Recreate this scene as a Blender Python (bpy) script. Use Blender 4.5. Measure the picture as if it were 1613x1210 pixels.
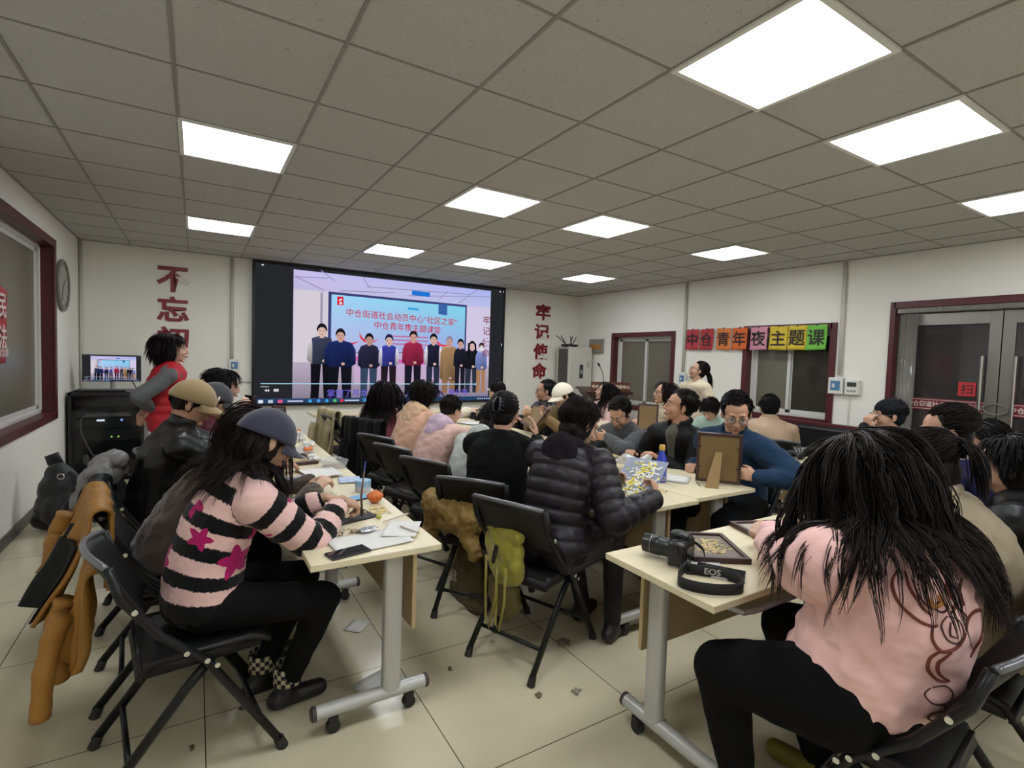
import bpy, bmesh, math, random
import numpy as np
from mathutils import Vector, Matrix, noise
from mathutils.bvhtree import BVHTree

SC = bpy.context.scene
for _o in list(bpy.data.objects):
    bpy.data.objects.remove(_o)
COL = SC.collection
PI = math.pi
rnd = random.Random(7)

# ------------------------------------------------------------------ camera
def _cam():
    yaw, pit, rol = 0.5498, -0.0491, 0.0325
    F = Vector((math.sin(yaw)*math.cos(pit), math.cos(yaw)*math.cos(pit), math.sin(pit)))
    R = Vector((math.cos(yaw), -math.sin(yaw), 0)); U = R.cross(F)
    R2 = R*math.cos(rol) + U*math.sin(rol); U2 = R2.cross(F)
    cd = bpy.data.cameras.new('camera'); cd.sensor_width = 36.0; cd.lens = 36.0*814.0/1613.0
    cd.clip_start = 0.05; cd.clip_end = 100
    c = bpy.data.objects.new('camera', cd); COL.objects.link(c)
    m = Matrix.Identity(4)
    for i in range(3):
        m[i][0] = R2[i]; m[i][1] = U2[i]; m[i][2] = -F[i]
    m.translation = Vector((0.0863, -3.3905, 1.49))
    c.matrix_world = m
    SC.camera = c
_cam()
# ------------------------------------------------------------------ world: a dark evening outside
W = bpy.data.worlds.new('night'); SC.world = W; W.use_nodes = True
W.node_tree.nodes['Background'].inputs[0].default_value = (0.012, 0.014, 0.02, 1)
W.node_tree.nodes['Background'].inputs[1].default_value = 0.6
SC.view_settings.view_transform = 'Standard'; SC.view_settings.look = 'None'
SC.view_settings.exposure = 0.0; SC.view_settings.gamma = 1.0
SC.view_settings.use_curve_mapping = False
LAMP = 19.5            # radiance of the ceiling light panels

# ------------------------------------------------------------------ helpers
def lin(h):
    h = h.lstrip('#')
    return tuple((c/12.92 if c <= 0.04045 else ((c+0.055)/1.055)**2.4) for c in (int(h[i:i+2], 16)/255 for i in (0, 2, 4)))

_M = {}
def mat(name, col, rough=0.5, metal=0.0, bump=None, var=None, sheen=0.0, coat=0.0, alpha=1.0, emit=None, trans=0.0, spec=0.5, stretch=None):
    """procedural principled material; bump=(scale,strength), var=(scale,amount)"""
    if name in _M: return _M[name]
    m = bpy.data.materials.new(name); m.use_nodes = True
    nt = m.node_tree; b = nt.nodes['Principled BSDF']
    c = lin(col) if isinstance(col, str) else col
    b.inputs['Base Color'].default_value = (*c, 1)
    b.inputs['Roughness'].default_value = rough; b.inputs['Metallic'].default_value = metal
    b.inputs['Specular IOR Level'].default_value = spec
    if sheen:
        b.inputs['Sheen Weight'].default_value = sheen; b.inputs['Sheen Roughness'].default_value = 0.5
    if coat: b.inputs['Coat Weight'].default_value = coat
    if alpha < 1: b.inputs['Alpha'].default_value = alpha
    if trans: b.inputs['Transmission Weight'].default_value = trans
    if emit:
        b.inputs['Emission Color'].default_value = (*lin(emit[0]), 1); b.inputs['Emission Strength'].default_value = emit[1]
    if bump or var:
        tc = nt.nodes.new('ShaderNodeTexCoord'); src = tc.outputs['Object']
        if stretch:
            mp = nt.nodes.new('ShaderNodeMapping'); mp.inputs['Scale'].default_value = stretch
            nt.links.new(src, mp.inputs[0]); src = mp.outputs[0]
    if bump:
        n = nt.nodes.new('ShaderNodeTexNoise'); n.inputs['Scale'].default_value = bump[0]; n.inputs['Detail'].default_value = 3
        bp = nt.nodes.new('ShaderNodeBump'); bp.inputs['Strength'].default_value = bump[1]; bp.inputs['Distance'].default_value = bump[2] if len(bump) > 2 else 0.004
        nt.links.new(src, n.inputs['Vector']); nt.links.new(n.outputs[0], bp.inputs['Height']); nt.links.new(bp.outputs[0], b.inputs['Normal'])
    if var:
        n = nt.nodes.new('ShaderNodeTexNoise'); n.inputs['Scale'].default_value = var[0]; n.inputs['Detail'].default_value = 4
        mr = nt.nodes.new('ShaderNodeMapRange'); mr.inputs[1].default_value = 0.3; mr.inputs[2].default_value = 0.7
        mr.inputs[3].default_value = 1-var[1]; mr.inputs[4].default_value = 1+var[1]
        mx = nt.nodes.new('ShaderNodeVectorMath'); mx.operation = 'SCALE'; mx.inputs[0].default_value = c
        nt.links.new(src, n.inputs['Vector']); nt.links.new(n.outputs[0], mr.inputs[0]); nt.links.new(mr.outputs[0], mx.inputs['Scale'])
        nt.links.new(mx.outputs[0], b.inputs['Base Color'])
    _M[name] = m
    return m

def emis(name, col, s):
    if name in _M: return _M[name]
    m = bpy.data.materials.new(name); m.use_nodes = True; nt = m.node_tree; nt.nodes.clear()
    o = nt.nodes.new('ShaderNodeOutputMaterial'); e = nt.nodes.new('ShaderNodeEmission')
    e.inputs[0].default_value = (*(lin(col) if isinstance(col, str) else col), 1); e.inputs[1].default_value = s
    nt.links.new(e.outputs[0], o.inputs[0]); _M[name] = m
    return m

def rotm(r):
    from mathutils import Euler
    return np.array(Euler(r).to_matrix())

def unit(v):
    v = np.asarray(v, float); n = np.linalg.norm(v)
    return v/n if n > 1e-9 else v
def perp(d):
    a = np.array([0, 0, 1.]) if abs(d[2]) < 0.9 else np.array([1., 0, 0])
    u = unit(np.cross(a, d)); return u, np.cross(d, u)

class MB:
    """collects shapes and links them as ONE mesh object"""
    def __init__(s): s.V = []; s.F = []; s.M = []; s.n = 0
    def add(s, V, F, m=0):
        k = s.n; s.V.extend([tuple(map(float, v)) for v in V]); s.n += len(V)
        for f in F: s.F.append([i+k for i in f]); s.M.append(m)
        return s
    def box(s, c, d, rot=None, m=0):
        c = np.array(c, float); d = np.array(d, float)/2
        P = np.array([[x, y, z] for x in (-1, 1) for y in (-1, 1) for z in (-1, 1)])*d
        if rot is not None: P = P @ (rotm(rot) if not isinstance(rot, np.ndarray) else rot).T
        s.add(P+c, [(0, 1, 3, 2), (4, 6, 7, 5), (0, 4, 5, 1), (2, 3, 7, 6), (0, 2, 6, 4), (1, 5, 7, 3)], m); return s
    def bx(s, a, b, m=0):
        a = np.array(a, float); b = np.array(b, float); return s.box((a+b)/2, abs(b-a), None, m)
    def tube(s, pts, r, n=8, m=0, cap=True, flat=None):
        P = [np.array(p, float) for p in pts]; N = len(P)
        R = r if hasattr(r, '__len__') else [r]*N
        V = []; u = None
        for i in range(N):
            d = unit(P[min(i+1, N-1)]-P[max(i-1, 0)])
            if u is None: u, v = perp(d)
            else:
                u = unit(u-d*np.dot(u, d)); v = np.cross(d, u)
            for k in range(n):
                a = 2*PI*k/n; V.append(P[i]+R[i]*(math.cos(a)*u+math.sin(a)*v*(flat or 1)))
        F = []
        for i in range(N-1):
            for k in range(n): F.append((i*n+k, i*n+(k+1) % n, (i+1)*n+(k+1) % n, (i+1)*n+k))
        if cap: F.append(tuple(range(n))[::-1]); F.append(tuple((N-1)*n+k for k in range(n)))
        s.add(V, F, m); return s
    def cyl(s, a, b, r, n=16, m=0, r2=None): return s.tube([a, b], [r, r if r2 is None else r2], n, m)
    def cap(s, p0, p1, r0, r1=None, n=14, m=0):
        """tapered capsule"""
        r1 = r0 if r1 is None else r1
        p0 = np.array(p0, float); p1 = np.array(p1, float); L = np.linalg.norm(p1-p0)
        d = unit(p1-p0) if L > 1e-6 else np.array([0, 0, 1.])
        u, v = perp(d); rings = []
        for t in (80, 55, 28, 0): a = math.radians(t); rings.append((p0-d*r0*math.sin(a), r0*math.cos(a)))
        for t in (0, 28, 55, 80): a = math.radians(t); rings.append((p1+d*r1*math.sin(a), r1*math.cos(a)))
        V = []
        for c, r in rings:
            for k in range(n): a = 2*PI*k/n; V.append(c+r*(math.cos(a)*u+math.sin(a)*v))
        F = []
        for i in range(len(rings)-1):
            for k in range(n): F.append((i*n+k, i*n+(k+1) % n, (i+1)*n+(k+1) % n, (i+1)*n+k))
        F.append(tuple(range(n))[::-1]); F.append(tuple((len(rings)-1)*n+k for k in range(n)))
        s.add(V, F, m); return s
    def chain(s, pts, rs, n=14, m=0):
        for i in range(len(pts)-1): s.cap(pts[i], pts[i+1], rs[i], rs[i+1], n, m)
        return s
    def ell(s, c, r, rot=None, n=18, k=12, m=0):
        V = []; F = []
        r = np.array(r, float)*np.ones(3)
        for i in range(1, k):
            t = PI*i/k
            for j in range(n):
                a = 2*PI*j/n; V.append([math.sin(t)*math.cos(a), math.sin(t)*math.sin(a), math.cos(t)])
        V.append([0, 0, 1]); V.append([0, 0, -1]); T = len(V)-2; B = T+1
        for i in range(k-2):
            for j in range(n): F.append((i*n+j, (i+1)*n+j, (i+1)*n+(j+1) % n, i*n+(j+1) % n))
        for j in range(n): F.append((T, j, (j+1) % n)); F.append((B, (k-2)*n+(j+1) % n, (k-2)*n+j))
        V = np.array(V)*r
        if rot is not None: V = V @ (rotm(rot) if not isinstance(rot, np.ndarray) else rot).T
        s.add(V+np.array(c, float), F, m); return s
    def lathe(s, prof, c=(0, 0, 0), n=24, m=0):
        V = []; F = []; N = len(prof)
        for r, z in prof:
            for k in range(n): a = 2*PI*k/n; V.append((c[0]+r*math.cos(a), c[1]+r*math.sin(a), c[2]+z))
        for i in range(N-1):
            for k in range(n): F.append((i*n+k, i*n+(k+1) % n, (i+1)*n+(k+1) % n, (i+1)*n+k))
        F.append(tuple(range(n))[::-1]); F.append(tuple((N-1)*n+k for k in range(n)))
        s.add(V, F, m); return s
    def prism(s, poly, y0, y1, axes=(0, 2, 1), m=0):
        """polygon in two axes extruded along the third"""
        a, b, c = axes; n = len(poly); V = []
        for y in (y0, y1):
            for p in poly:
                v = [0, 0, 0]; v[a] = p[0]; v[b] = p[1]; v[c] = y; V.append(v)
        F = [tuple(range(n)), tuple(range(n, 2*n))[::-1]]+[(i, i+n, (i+1) % n+n, (i+1) % n) for i in range(n)]
        s.add(V, F, m); return s
    def grid(s, fn, nu, nv, th=0.0, m=0):
        """surface fn(u,v) in 0..1, given thickness th along its normal"""
        P = np.array([[fn(i/nu, j/nv) for j in range(nv+1)] for i in range(nu+1)], float)
        du = np.gradient(P, axis=0); dv = np.gradient(P, axis=1); N = np.cross(du, dv)
        N /= np.linalg.norm(N, axis=2, keepdims=True)+1e-12
        w = nv+1; V = list((P+N*th/2).reshape(-1, 3)); F = []
        for i in range(nu):
            for j in range(nv): F.append((i*w+j, (i+1)*w+j, (i+1)*w+j+1, i*w+j+1))
        if th:
            o = len(V); V += list((P-N*th/2).reshape(-1, 3))
            for i in range(nu):
                for j in range(nv): F.append((o+i*w+j, o+i*w+j+1, o+(i+1)*w+j+1, o+(i+1)*w+j))
            bd = [i*w for i in range(nu+1)]+[nu*w+j for j in range(1, w)]+[i*w+nv for i in range(nu-1, -1, -1)]+[j for j in range(nv-1, 0, -1)]
            for k in range(len(bd)): a, b = bd[k], bd[(k+1) % len(bd)]; F.append((b, a, a+o, b+o))
        s.add(V, F, m); return s
    def mesh(s, name):
        me = bpy.data.meshes.new(name); me.from_pydata(s.V, [], s.F); me.validate(); return me
    def build(s, name, mats, parent=None, smooth=False, bevel=0.0, loc=None, rot=None, fix=True):
        me = s.mesh(name)
        if fix:
            b = bmesh.new(); b.from_mesh(me)
            if len(b.faces) == len(s.M):
                b.faces.ensure_lookup_table()
                for f, k in zip(b.faces, s.M): f.material_index = k
            bmesh.ops.recalc_face_normals(b, faces=b.faces); b.to_mesh(me); b.free()
        o = bpy.data.objects.new(name, me); COL.objects.link(o)
        for m in (mats if isinstance(mats, (list, tuple)) else [mats]): me.materials.append(m)
        me.polygons.foreach_set('use_smooth', [bool(smooth)]*len(me.polygons))
        if smooth == 'auto': me.set_sharp_from_angle(angle=math.radians(40))
        if bevel:
            md = o.modifiers.new('bevel', 'BEVEL'); md.width = bevel; md.segments = 2; md.limit_method = 'ANGLE'
        if parent is not None: o.parent = parent
        if loc is not None: o.location = loc
        if rot is not None: o.rotation_euler = rot
        return o

def tag(o, label=None, cat=None, group=None, kind=None):
    if label: o['label'] = label
    if cat: o['category'] = cat
    if group: o['group'] = group
    if kind: o['kind'] = kind
    return o
def thing(name, label, cat, loc=(0, 0, 0), rotz=0.0, group=None):
    o = bpy.data.objects.new(name, None); o.empty_display_size = 0.1; COL.objects.link(o)
    o.location = loc; o.rotation_euler = (0, 0, rotz)
    return tag(o, label, cat, group)
def dup(root, loc, rotz, label=None, group=None):
    r = root.copy(); COL.objects.link(r); r.location = loc; r.rotation_euler = (0, 0, rotz)
    if label: r['label'] = label
    if group: r['group'] = group
    for ch in list(root.children):
        c = ch.copy(); COL.objects.link(c); c.parent = r
        for g in list(ch.children):
            d = g.copy(); COL.objects.link(d); d.parent = c
    return r
_TX = {}
def clouds(size):
    k = round(size, 4)
    if k not in _TX:
        t = bpy.data.textures.new('clouds', 'CLOUDS'); t.noise_scale = size; t.noise_depth = 2; _TX[k] = t
    return _TX[k]
def folds(size):
    k = -round(size, 4)
    if k not in _TX:
        t = bpy.data.textures.new('folds', 'MARBLE'); t.noise_scale = size; t.turbulence = 9; t.marble_type = 'SOFT'; _TX[k] = t
    return _TX[k]
def bake(name, mb, mats, parent=None, voxel=0.01, smooth=6, disp=None, loc=None, decim=None):
    """overlapping closed shapes -> one continuous smooth skin"""
    me = mb.mesh(name); o = bpy.data.objects.new(name, me); COL.objects.link(o)
    r = o.modifiers.new('r', 'REMESH'); r.mode = 'VOXEL'; r.voxel_size = voxel; r.use_smooth_shade = True
    if smooth:
        q = o.modifiers.new('s', 'SMOOTH'); q.factor = 0.5; q.iterations = smooth
    for (size, strength) in (disp or []):
        d = o.modifiers.new('d', 'DISPLACE'); d.texture = clouds(size) if size > 0 else folds(-size); d.texture_coords = 'LOCAL'; d.strength = strength; d.mid_level = 0.5
    dg = bpy.context.evaluated_depsgraph_get()
    me2 = bpy.data.meshes.new_from_object(o.evaluated_get(dg)); o.modifiers.clear()
    o.data = me2; bpy.data.meshes.remove(me); me2.name = name
    me2.materials.clear()
    for m in (mats if isinstance(mats, (list, tuple)) else [mats]): me2.materials.append(m)
    me2.polygons.foreach_set('use_smooth', [True]*len(me2.polygons))
    if parent is not None: o.parent = parent
    if loc is not None: o.location = loc
    return o
def verts(me):
    a = np.empty(len(me.vertices)*3); me.vertices.foreach_get('co', a); return a.reshape(-1, 3)
def norms(me):
    a = np.empty(len(me.vertices)*3); me.vertices.foreach_get('normal', a); return a.reshape(-1, 3)
def setv(me, v): me.vertices.foreach_set('co', v.ravel()); me.update()
def text(name, s, size, m, parent=None, loc=(0, 0, 0), rot=(0, 0, 0), ext=0.001, bold=0.0, sx=1.0, spacing=1.0):
    cu = bpy.data.curves.new(name, 'FONT'); cu.body = s; cu.size = size; cu.align_x = 'CENTER'; cu.align_y = 'CENTER'
    cu.extrude = ext; cu.offset = bold; cu.space_character = spacing; cu.resolution_u = 3
    o = bpy.data.objects.new(name, cu); COL.objects.link(o)
    dg = bpy.context.evaluated_depsgraph_get(); me = bpy.data.meshes.new_from_object(o.evaluated_get(dg))
    bpy.data.objects.remove(o); bpy.data.curves.remove(cu)
    v = verts(me); v[:, 0] *= sx
    lo, hi = v.min(0), v.max(0); v[:, :2] -= ((lo+hi)/2)[:2]; setv(me, v)
    me.name = name; me.materials.clear(); me.materials.append(m)
    o = bpy.data.objects.new(name, me); COL.objects.link(o)
    o.location = loc; o.rotation_euler = rot
    if parent is not None: o.parent = parent
    return o
# ================================================================== ROOM SHELL
XL, XR, YF, YB, ZC = -1.1, 6.43, -5.6, 4.58, 2.734
def tile_floor():
    m = bpy.data.materials.new('polished_floor_tile'); m.use_nodes = True; nt = m.node_tree; b = nt.nodes['Principled BSDF']
    L = nt.links.new; N = nt.nodes.new
    tc = N('ShaderNodeTexCoord'); mp = N('ShaderNodeMapping'); mp.inputs['Location'].default_value = (-0.12+8, 0.24+8, 0)
    L(tc.outputs['Object'], mp.inputs[0])
    br = N('ShaderNodeTexBrick'); br.offset = 0; br.squash = 1
    br.inputs['Scale'].default_value = 1.0; br.inputs['Brick Width'].default_value = 0.8; br.inputs['Row Height'].default_value = 0.8
    br.inputs['Mortar Size'].default_value = 0.0022; br.inputs['Mortar Smooth'].default_value = 0.1; br.inputs['Bias'].default_value = 0
    br.inputs['Color1'].default_value = (*lin('#c6bea4'), 1); br.inputs['Color2'].default_value = (*lin('#c0b89e'), 1); br.inputs['Mortar'].default_value = (*lin('#4a4438'), 1)
    L(mp.outputs[0], br.inputs['Vector'])
    n = N('ShaderNodeTexNoise'); n.inputs['Scale'].default_value = 2.5; n.inputs['Detail'].default_value = 6
    L(tc.outputs['Object'], n.inputs['Vector'])
    mr = N('ShaderNodeMapRange'); mr.inputs[1].default_value = 0.3; mr.inputs[2].default_value = 0.7; mr.inputs[3].default_value = 0.9; mr.inputs[4].default_value = 1.05
    L(n.outputs[0], mr.inputs[0])
    mx = N('ShaderNodeVectorMath'); mx.operation = 'SCALE'; L(br.outputs[0], mx.inputs[0]); L(mr.outputs[0], mx.inputs['Scale'])
    L(mx.outputs[0], b.inputs['Base Color'])
    mr2 = N('ShaderNodeMapRange'); mr2.inputs[1].default_value = 0.35; mr2.inputs[2].default_value = 0.65; mr2.inputs[3].default_value = 0.12; mr2.inputs[4].default_value = 0.24
    n2 = N('ShaderNodeTexNoise'); n2.inputs['Scale'].default_value = 6; L(tc.outputs['Object'], n2.inputs['Vector']); L(n2.outputs[0], mr2.inputs[0]); L(mr2.outputs[0], b.inputs['Roughness'])
    b.inputs['Specular IOR Level'].default_value = 0.45
    return m
def ceiling_mat():
    m = bpy.data.materials.new('mineral_fibre_ceiling_tile'); m.use_nodes = True; nt = m.node_tree; b = nt.nodes['Principled BSDF']
    L = nt.links.new; N = nt.nodes.new
    tc = N('ShaderNodeTexCoord'); v = N('ShaderNodeTexVoronoi'); v.inputs['Scale'].default_value = 75
    n = N('ShaderNodeTexNoise'); n.inputs['Scale'].default_value = 26; n.inputs['Detail'].default_value = 5
    L(tc.outputs['Object'], v.inputs['Vector']); L(tc.outputs['Object'], n.inputs['Vector'])
    a = N('ShaderNodeMath'); a.operation = 'ADD'; L(v.outputs['Distance'], a.inputs[0]); L(n.outputs[0], a.inputs[1])
    cr = N('ShaderNodeValToRGB'); cr.color_ramp.elements[0].position = 0.52; cr.color_ramp.elements[1].position = 0.66
    cr.color_ramp.elements[0].color = (*lin('#8c8c89'), 1); cr.color_ramp.elements[1].color = (*lin('#b3b3b0'), 1)
    L(a.outputs[0], cr.inputs[0])
    L(cr.outputs[0], b.inputs['Base Color']); b.inputs['Roughness'].default_value = 0.9
    bp = N('ShaderNodeBump'); bp.inputs['Strength'].default_value = 0.35; bp.inputs['Distance'].default_value = 0.004
    L(a.outputs[0], bp.inputs['Height']); L(bp.outputs[0], b.inputs['Normal'])
    return m
M_wall = mat('white_emulsion_wall', '#e4e2da', 0.75, bump=(60, 0.08), var=(1.2, 0.03))
M_base = mat('dark_grey_skirting', '#4b4a48', 0.35)
M_maroon = mat('maroon_painted_casing', '#4f1a22', 0.35, var=(3, 0.1))
M_pvc = mat('white_pvc_sash', '#c9c9c4', 0.3)
M_tbar = mat('painted_ceiling_rail', '#85837d', 0.5)
M_pane = mat('night_window_pane', '#3c3a33', 0.08, alpha=0.72, spec=0.6)
M_pane_grey = mat('grey_brown_window_pane', '#6b675a', 0.3, alpha=0.96, spec=0.5)  # even grey-brown tone, nearly opaque
M_grille = mat('white_window_grille', '#a09e96', 0.4)
M_alu = mat('brushed_aluminium', '#8d8a84', 0.32, 0.85, bump=(120, 0.05))
M_steel = mat('polished_steel', '#b8b8b4', 0.16, 1.0)
M_black = mat('black_plastic', '#141416', 0.38, bump=(300, 0.1, 0.001))
M_red = mat('dark_red_foam_lettering', '#7d1626', 0.45)
M_white = mat('white_plastic', '#d2d2cc', 0.35)

def st(o): o['kind'] = 'structure'; return o
st(MB().bx((XL-.12, YF-.12, -.1), (XR+.12, YB+.12, 0)).build('floor', tile_floor()))
st(MB().bx((XL-.12, YF-.12, ZC), (XR+.12, YB+.12, ZC+.1)).build('ceiling', ceiling_mat()))
# walls with openings
def wall(name, axis, c0, c1, u0, u1, holes):
    """axis 0: wall in the plane x, running along y"""
    b = MB(); us = sorted({u0, u1, *[h[0] for h in holes], *[h[1] for h in holes]})
    for a, e in zip(us[:-1], us[1:]):
        zs = [(0, ZC)]; mid = (a+e)/2
        for h in holes:
            if h[0] < mid < h[1]: zs = [z for z in ((0, h[2]), (h[3], ZC)) if z[1]-z[0] > .001]
        for z in zs:
            if axis == 0: b.bx((c0, a, z[0]), (c1, e, z[1]))
            else: b.bx((a, c0, z[0]), (e, c1, z[1]))
    return st(b.build(name, M_wall))
WL = (1.15, 3.28, 0.80, 2.45)
W1 = (2.20, 3.54, 0.74, 1.95); W2 = (-.17, .93, 0.86, 1.98); DR = (-2.56, -.78, 0.0, 2.17)
wall('wall_left', 0, XL-.24, XL, YF, YB, [WL])
wall('wall_right', 0, XR, XR+.24, YF, YB, [W1, W2, DR])
wall('wall_back', 1, YB, YB+.12, XL-.12, XR+.12, [])
wall('wall_front', 1, YF-.12, YF, XL-.12, XR+.12, [])
st(MB().bx((XL, YF, 0), (XL+.014, YB, .09)).build('baseboard_left', M_base, bevel=.003))
st(MB().bx((XL+.014, YB-.014, 0), (XR-.014, YB, .09)).build('baseboard_back', M_base, bevel=.003))
b = MB()
for y0, y1 in ((YF, DR[0]-.08), (DR[1]+.08, YB)): b.bx((XR-.014, y0, 0), (XR, y1, .09))
st(b.build('baseboard_right', M_base, bevel=.003))
# suspended ceiling rails: exposed tee grid on the 0.6 m module
b = MB(); i = -1
while i*.6 < XR:
    if i*.6 > XL: b.bx((i*.6-.008, YF, ZC-.004), (i*.6+.008, YB, ZC))
    i += 1
j = -9
while j*.6 < YB:
    if j*.6 > YF: b.bx((XL, j*.6-.006, ZC-.003), (XR, j*.6+.006, ZC))
    j += 1
for x in (XL, XR-.018): b.bx((x, YF, ZC-.006), (x+.018, YB, ZC))
for y in (YF, YB-.018): b.bx((XL, y, ZC-.006), (XR, y+.018, ZC))
st(b.build('trim_1', M_tbar))
# windows: maroon casing lining the deep reveal, white sliding sashes, panes
def window(name, wallx, into, op, sashes, pane, grille=False):
    """into = +1 if the outside is towards +x"""
    y0, y1, z0, z1 = op
    t = thing(name, None, None); st(t)
    w = .075; b = MB(); xi = wallx-into*.012; xo = wallx+into*.20
    def f(a, e): b.bx((min(xi, xo), a[0], a[1]), (max(xi, xo), e[0], e[1]))
    f((y0, z0), (y0+.02, z1)); f((y1-.02, z0), (y1, z1)); f((y0, z0), (y1, z0+.02)); f((y0, z1-.02), (y1, z1))
    def g(a, e): b.bx((min(wallx-into*.018, wallx), a[0], a[1]), (max(wallx-into*.018, wallx), e[0], e[1]))
    g((y0-.05, z0-.05), (y0+.025, z1+.05)); g((y1-.025, z0-.05), (y1+.05, z1+.05)); g((y0, z0-.05), (y1, z0+.025)); g((y0, z1-.025), (y1, z1+.05))
    b.build('casing', M_maroon, t, bevel=.004)
    xs = wallx+into*.14; b = MB(); a = .035
    def h(y_0, z_0, y_1, z_1, d=.03, mb=None, dx=0): (mb or b).bx((xs+dx-d, y_0, z_0), (xs+dx+d, y_1, z_1))
    h(y0+.02, z0+.02, y1-.02, z0+.02+a, .05); h(y0+.02, z1-.02-a, y1-.02, z1-.02, .05); h(y0+.02, z0+.02, y0+.02+a, z1-.02, .05); h(y1-.02-a, z0+.02, y1-.02, z1-.02, .05)
    b.build('frame', M_pvc, t, bevel=.004)
    for k, (s0, s1) in enumerate(sashes):
        dx = into*(.014 if k % 2 else -.014)
        q = MB(); A = z0+.055; B = z1-.055; c = .042
        for p in (((s0, A), (s1, A+c)), ((s0, B-c), (s1, B)), ((s0, A), (s0+c, B)), ((s1-c, A), (s1, B))):
            h(p[0][0], p[0][1], p[1][0], p[1][1], .012, q, dx)
        so = q.build('sash', M_pvc, t, bevel=.003)
        q = MB(); h(s0+c, A+c, s1-c, B-c, .003, q, dx); q.build('pane', pane[k], so)
    if grille:
        q = MB(); xg = wallx+into*.22
        n = 4
        for k in range(1, 6):
            y = y0+(y1-y0)*k/6; q.cyl((xg, y, z0), (xg, y, z1), .008, 8)
        zm = (z0+z1)/2; q.bx((xg-.008, y0, zm-.012), (xg+.008, y1, zm+.012))
        q.build('grille', M_grille, t)
    return t
ym = (WL[0]+WL[1])/2
window('window_1', XL, -1, WL, [(ym-.35, WL[1]-.06), (WL[0]+.06, ym+.05)], [M_pane_grey, M_pane_grey])
ym = (W1[0]+W1[1])/2
window('window_2', XR, 1, W1, [(ym-.02, W1[1]-.055), (W1[0]+.055, ym+.02)], [M_pane_grey, M_pane_grey], True)
ym = (W2[0]+W2[1])/2
window('window_3', XR, 1, W2, [(ym+.0, W2[1]-.055), (W2[0]+.055, ym+.03)], [M_pane_grey, M_pane], True)
# outdoors, a dim courtyard wall and paving close by
M_yard = mat('dim_courtyard_brick', '#4a4038', 0.9, bump=(30, 0.3), var=(4, 0.3))
st(MB().bx((XR+2.6, YF, -.1), (XR+2.72, YB, 3.2)).build('wall_courtyard', M_yard))
st(MB().bx((XR+.26, YF, -.14), (XR+2.6, YB, -.06)).build('floor_courtyard', mat('courtyard_paving', '#5a564e', .8, var=(3, .2))))
st(MB().bx((XL-2.0, YF, -.1), (XL-1.9, YB, 3.2)).build('wall_alley', M_yard))

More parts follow.
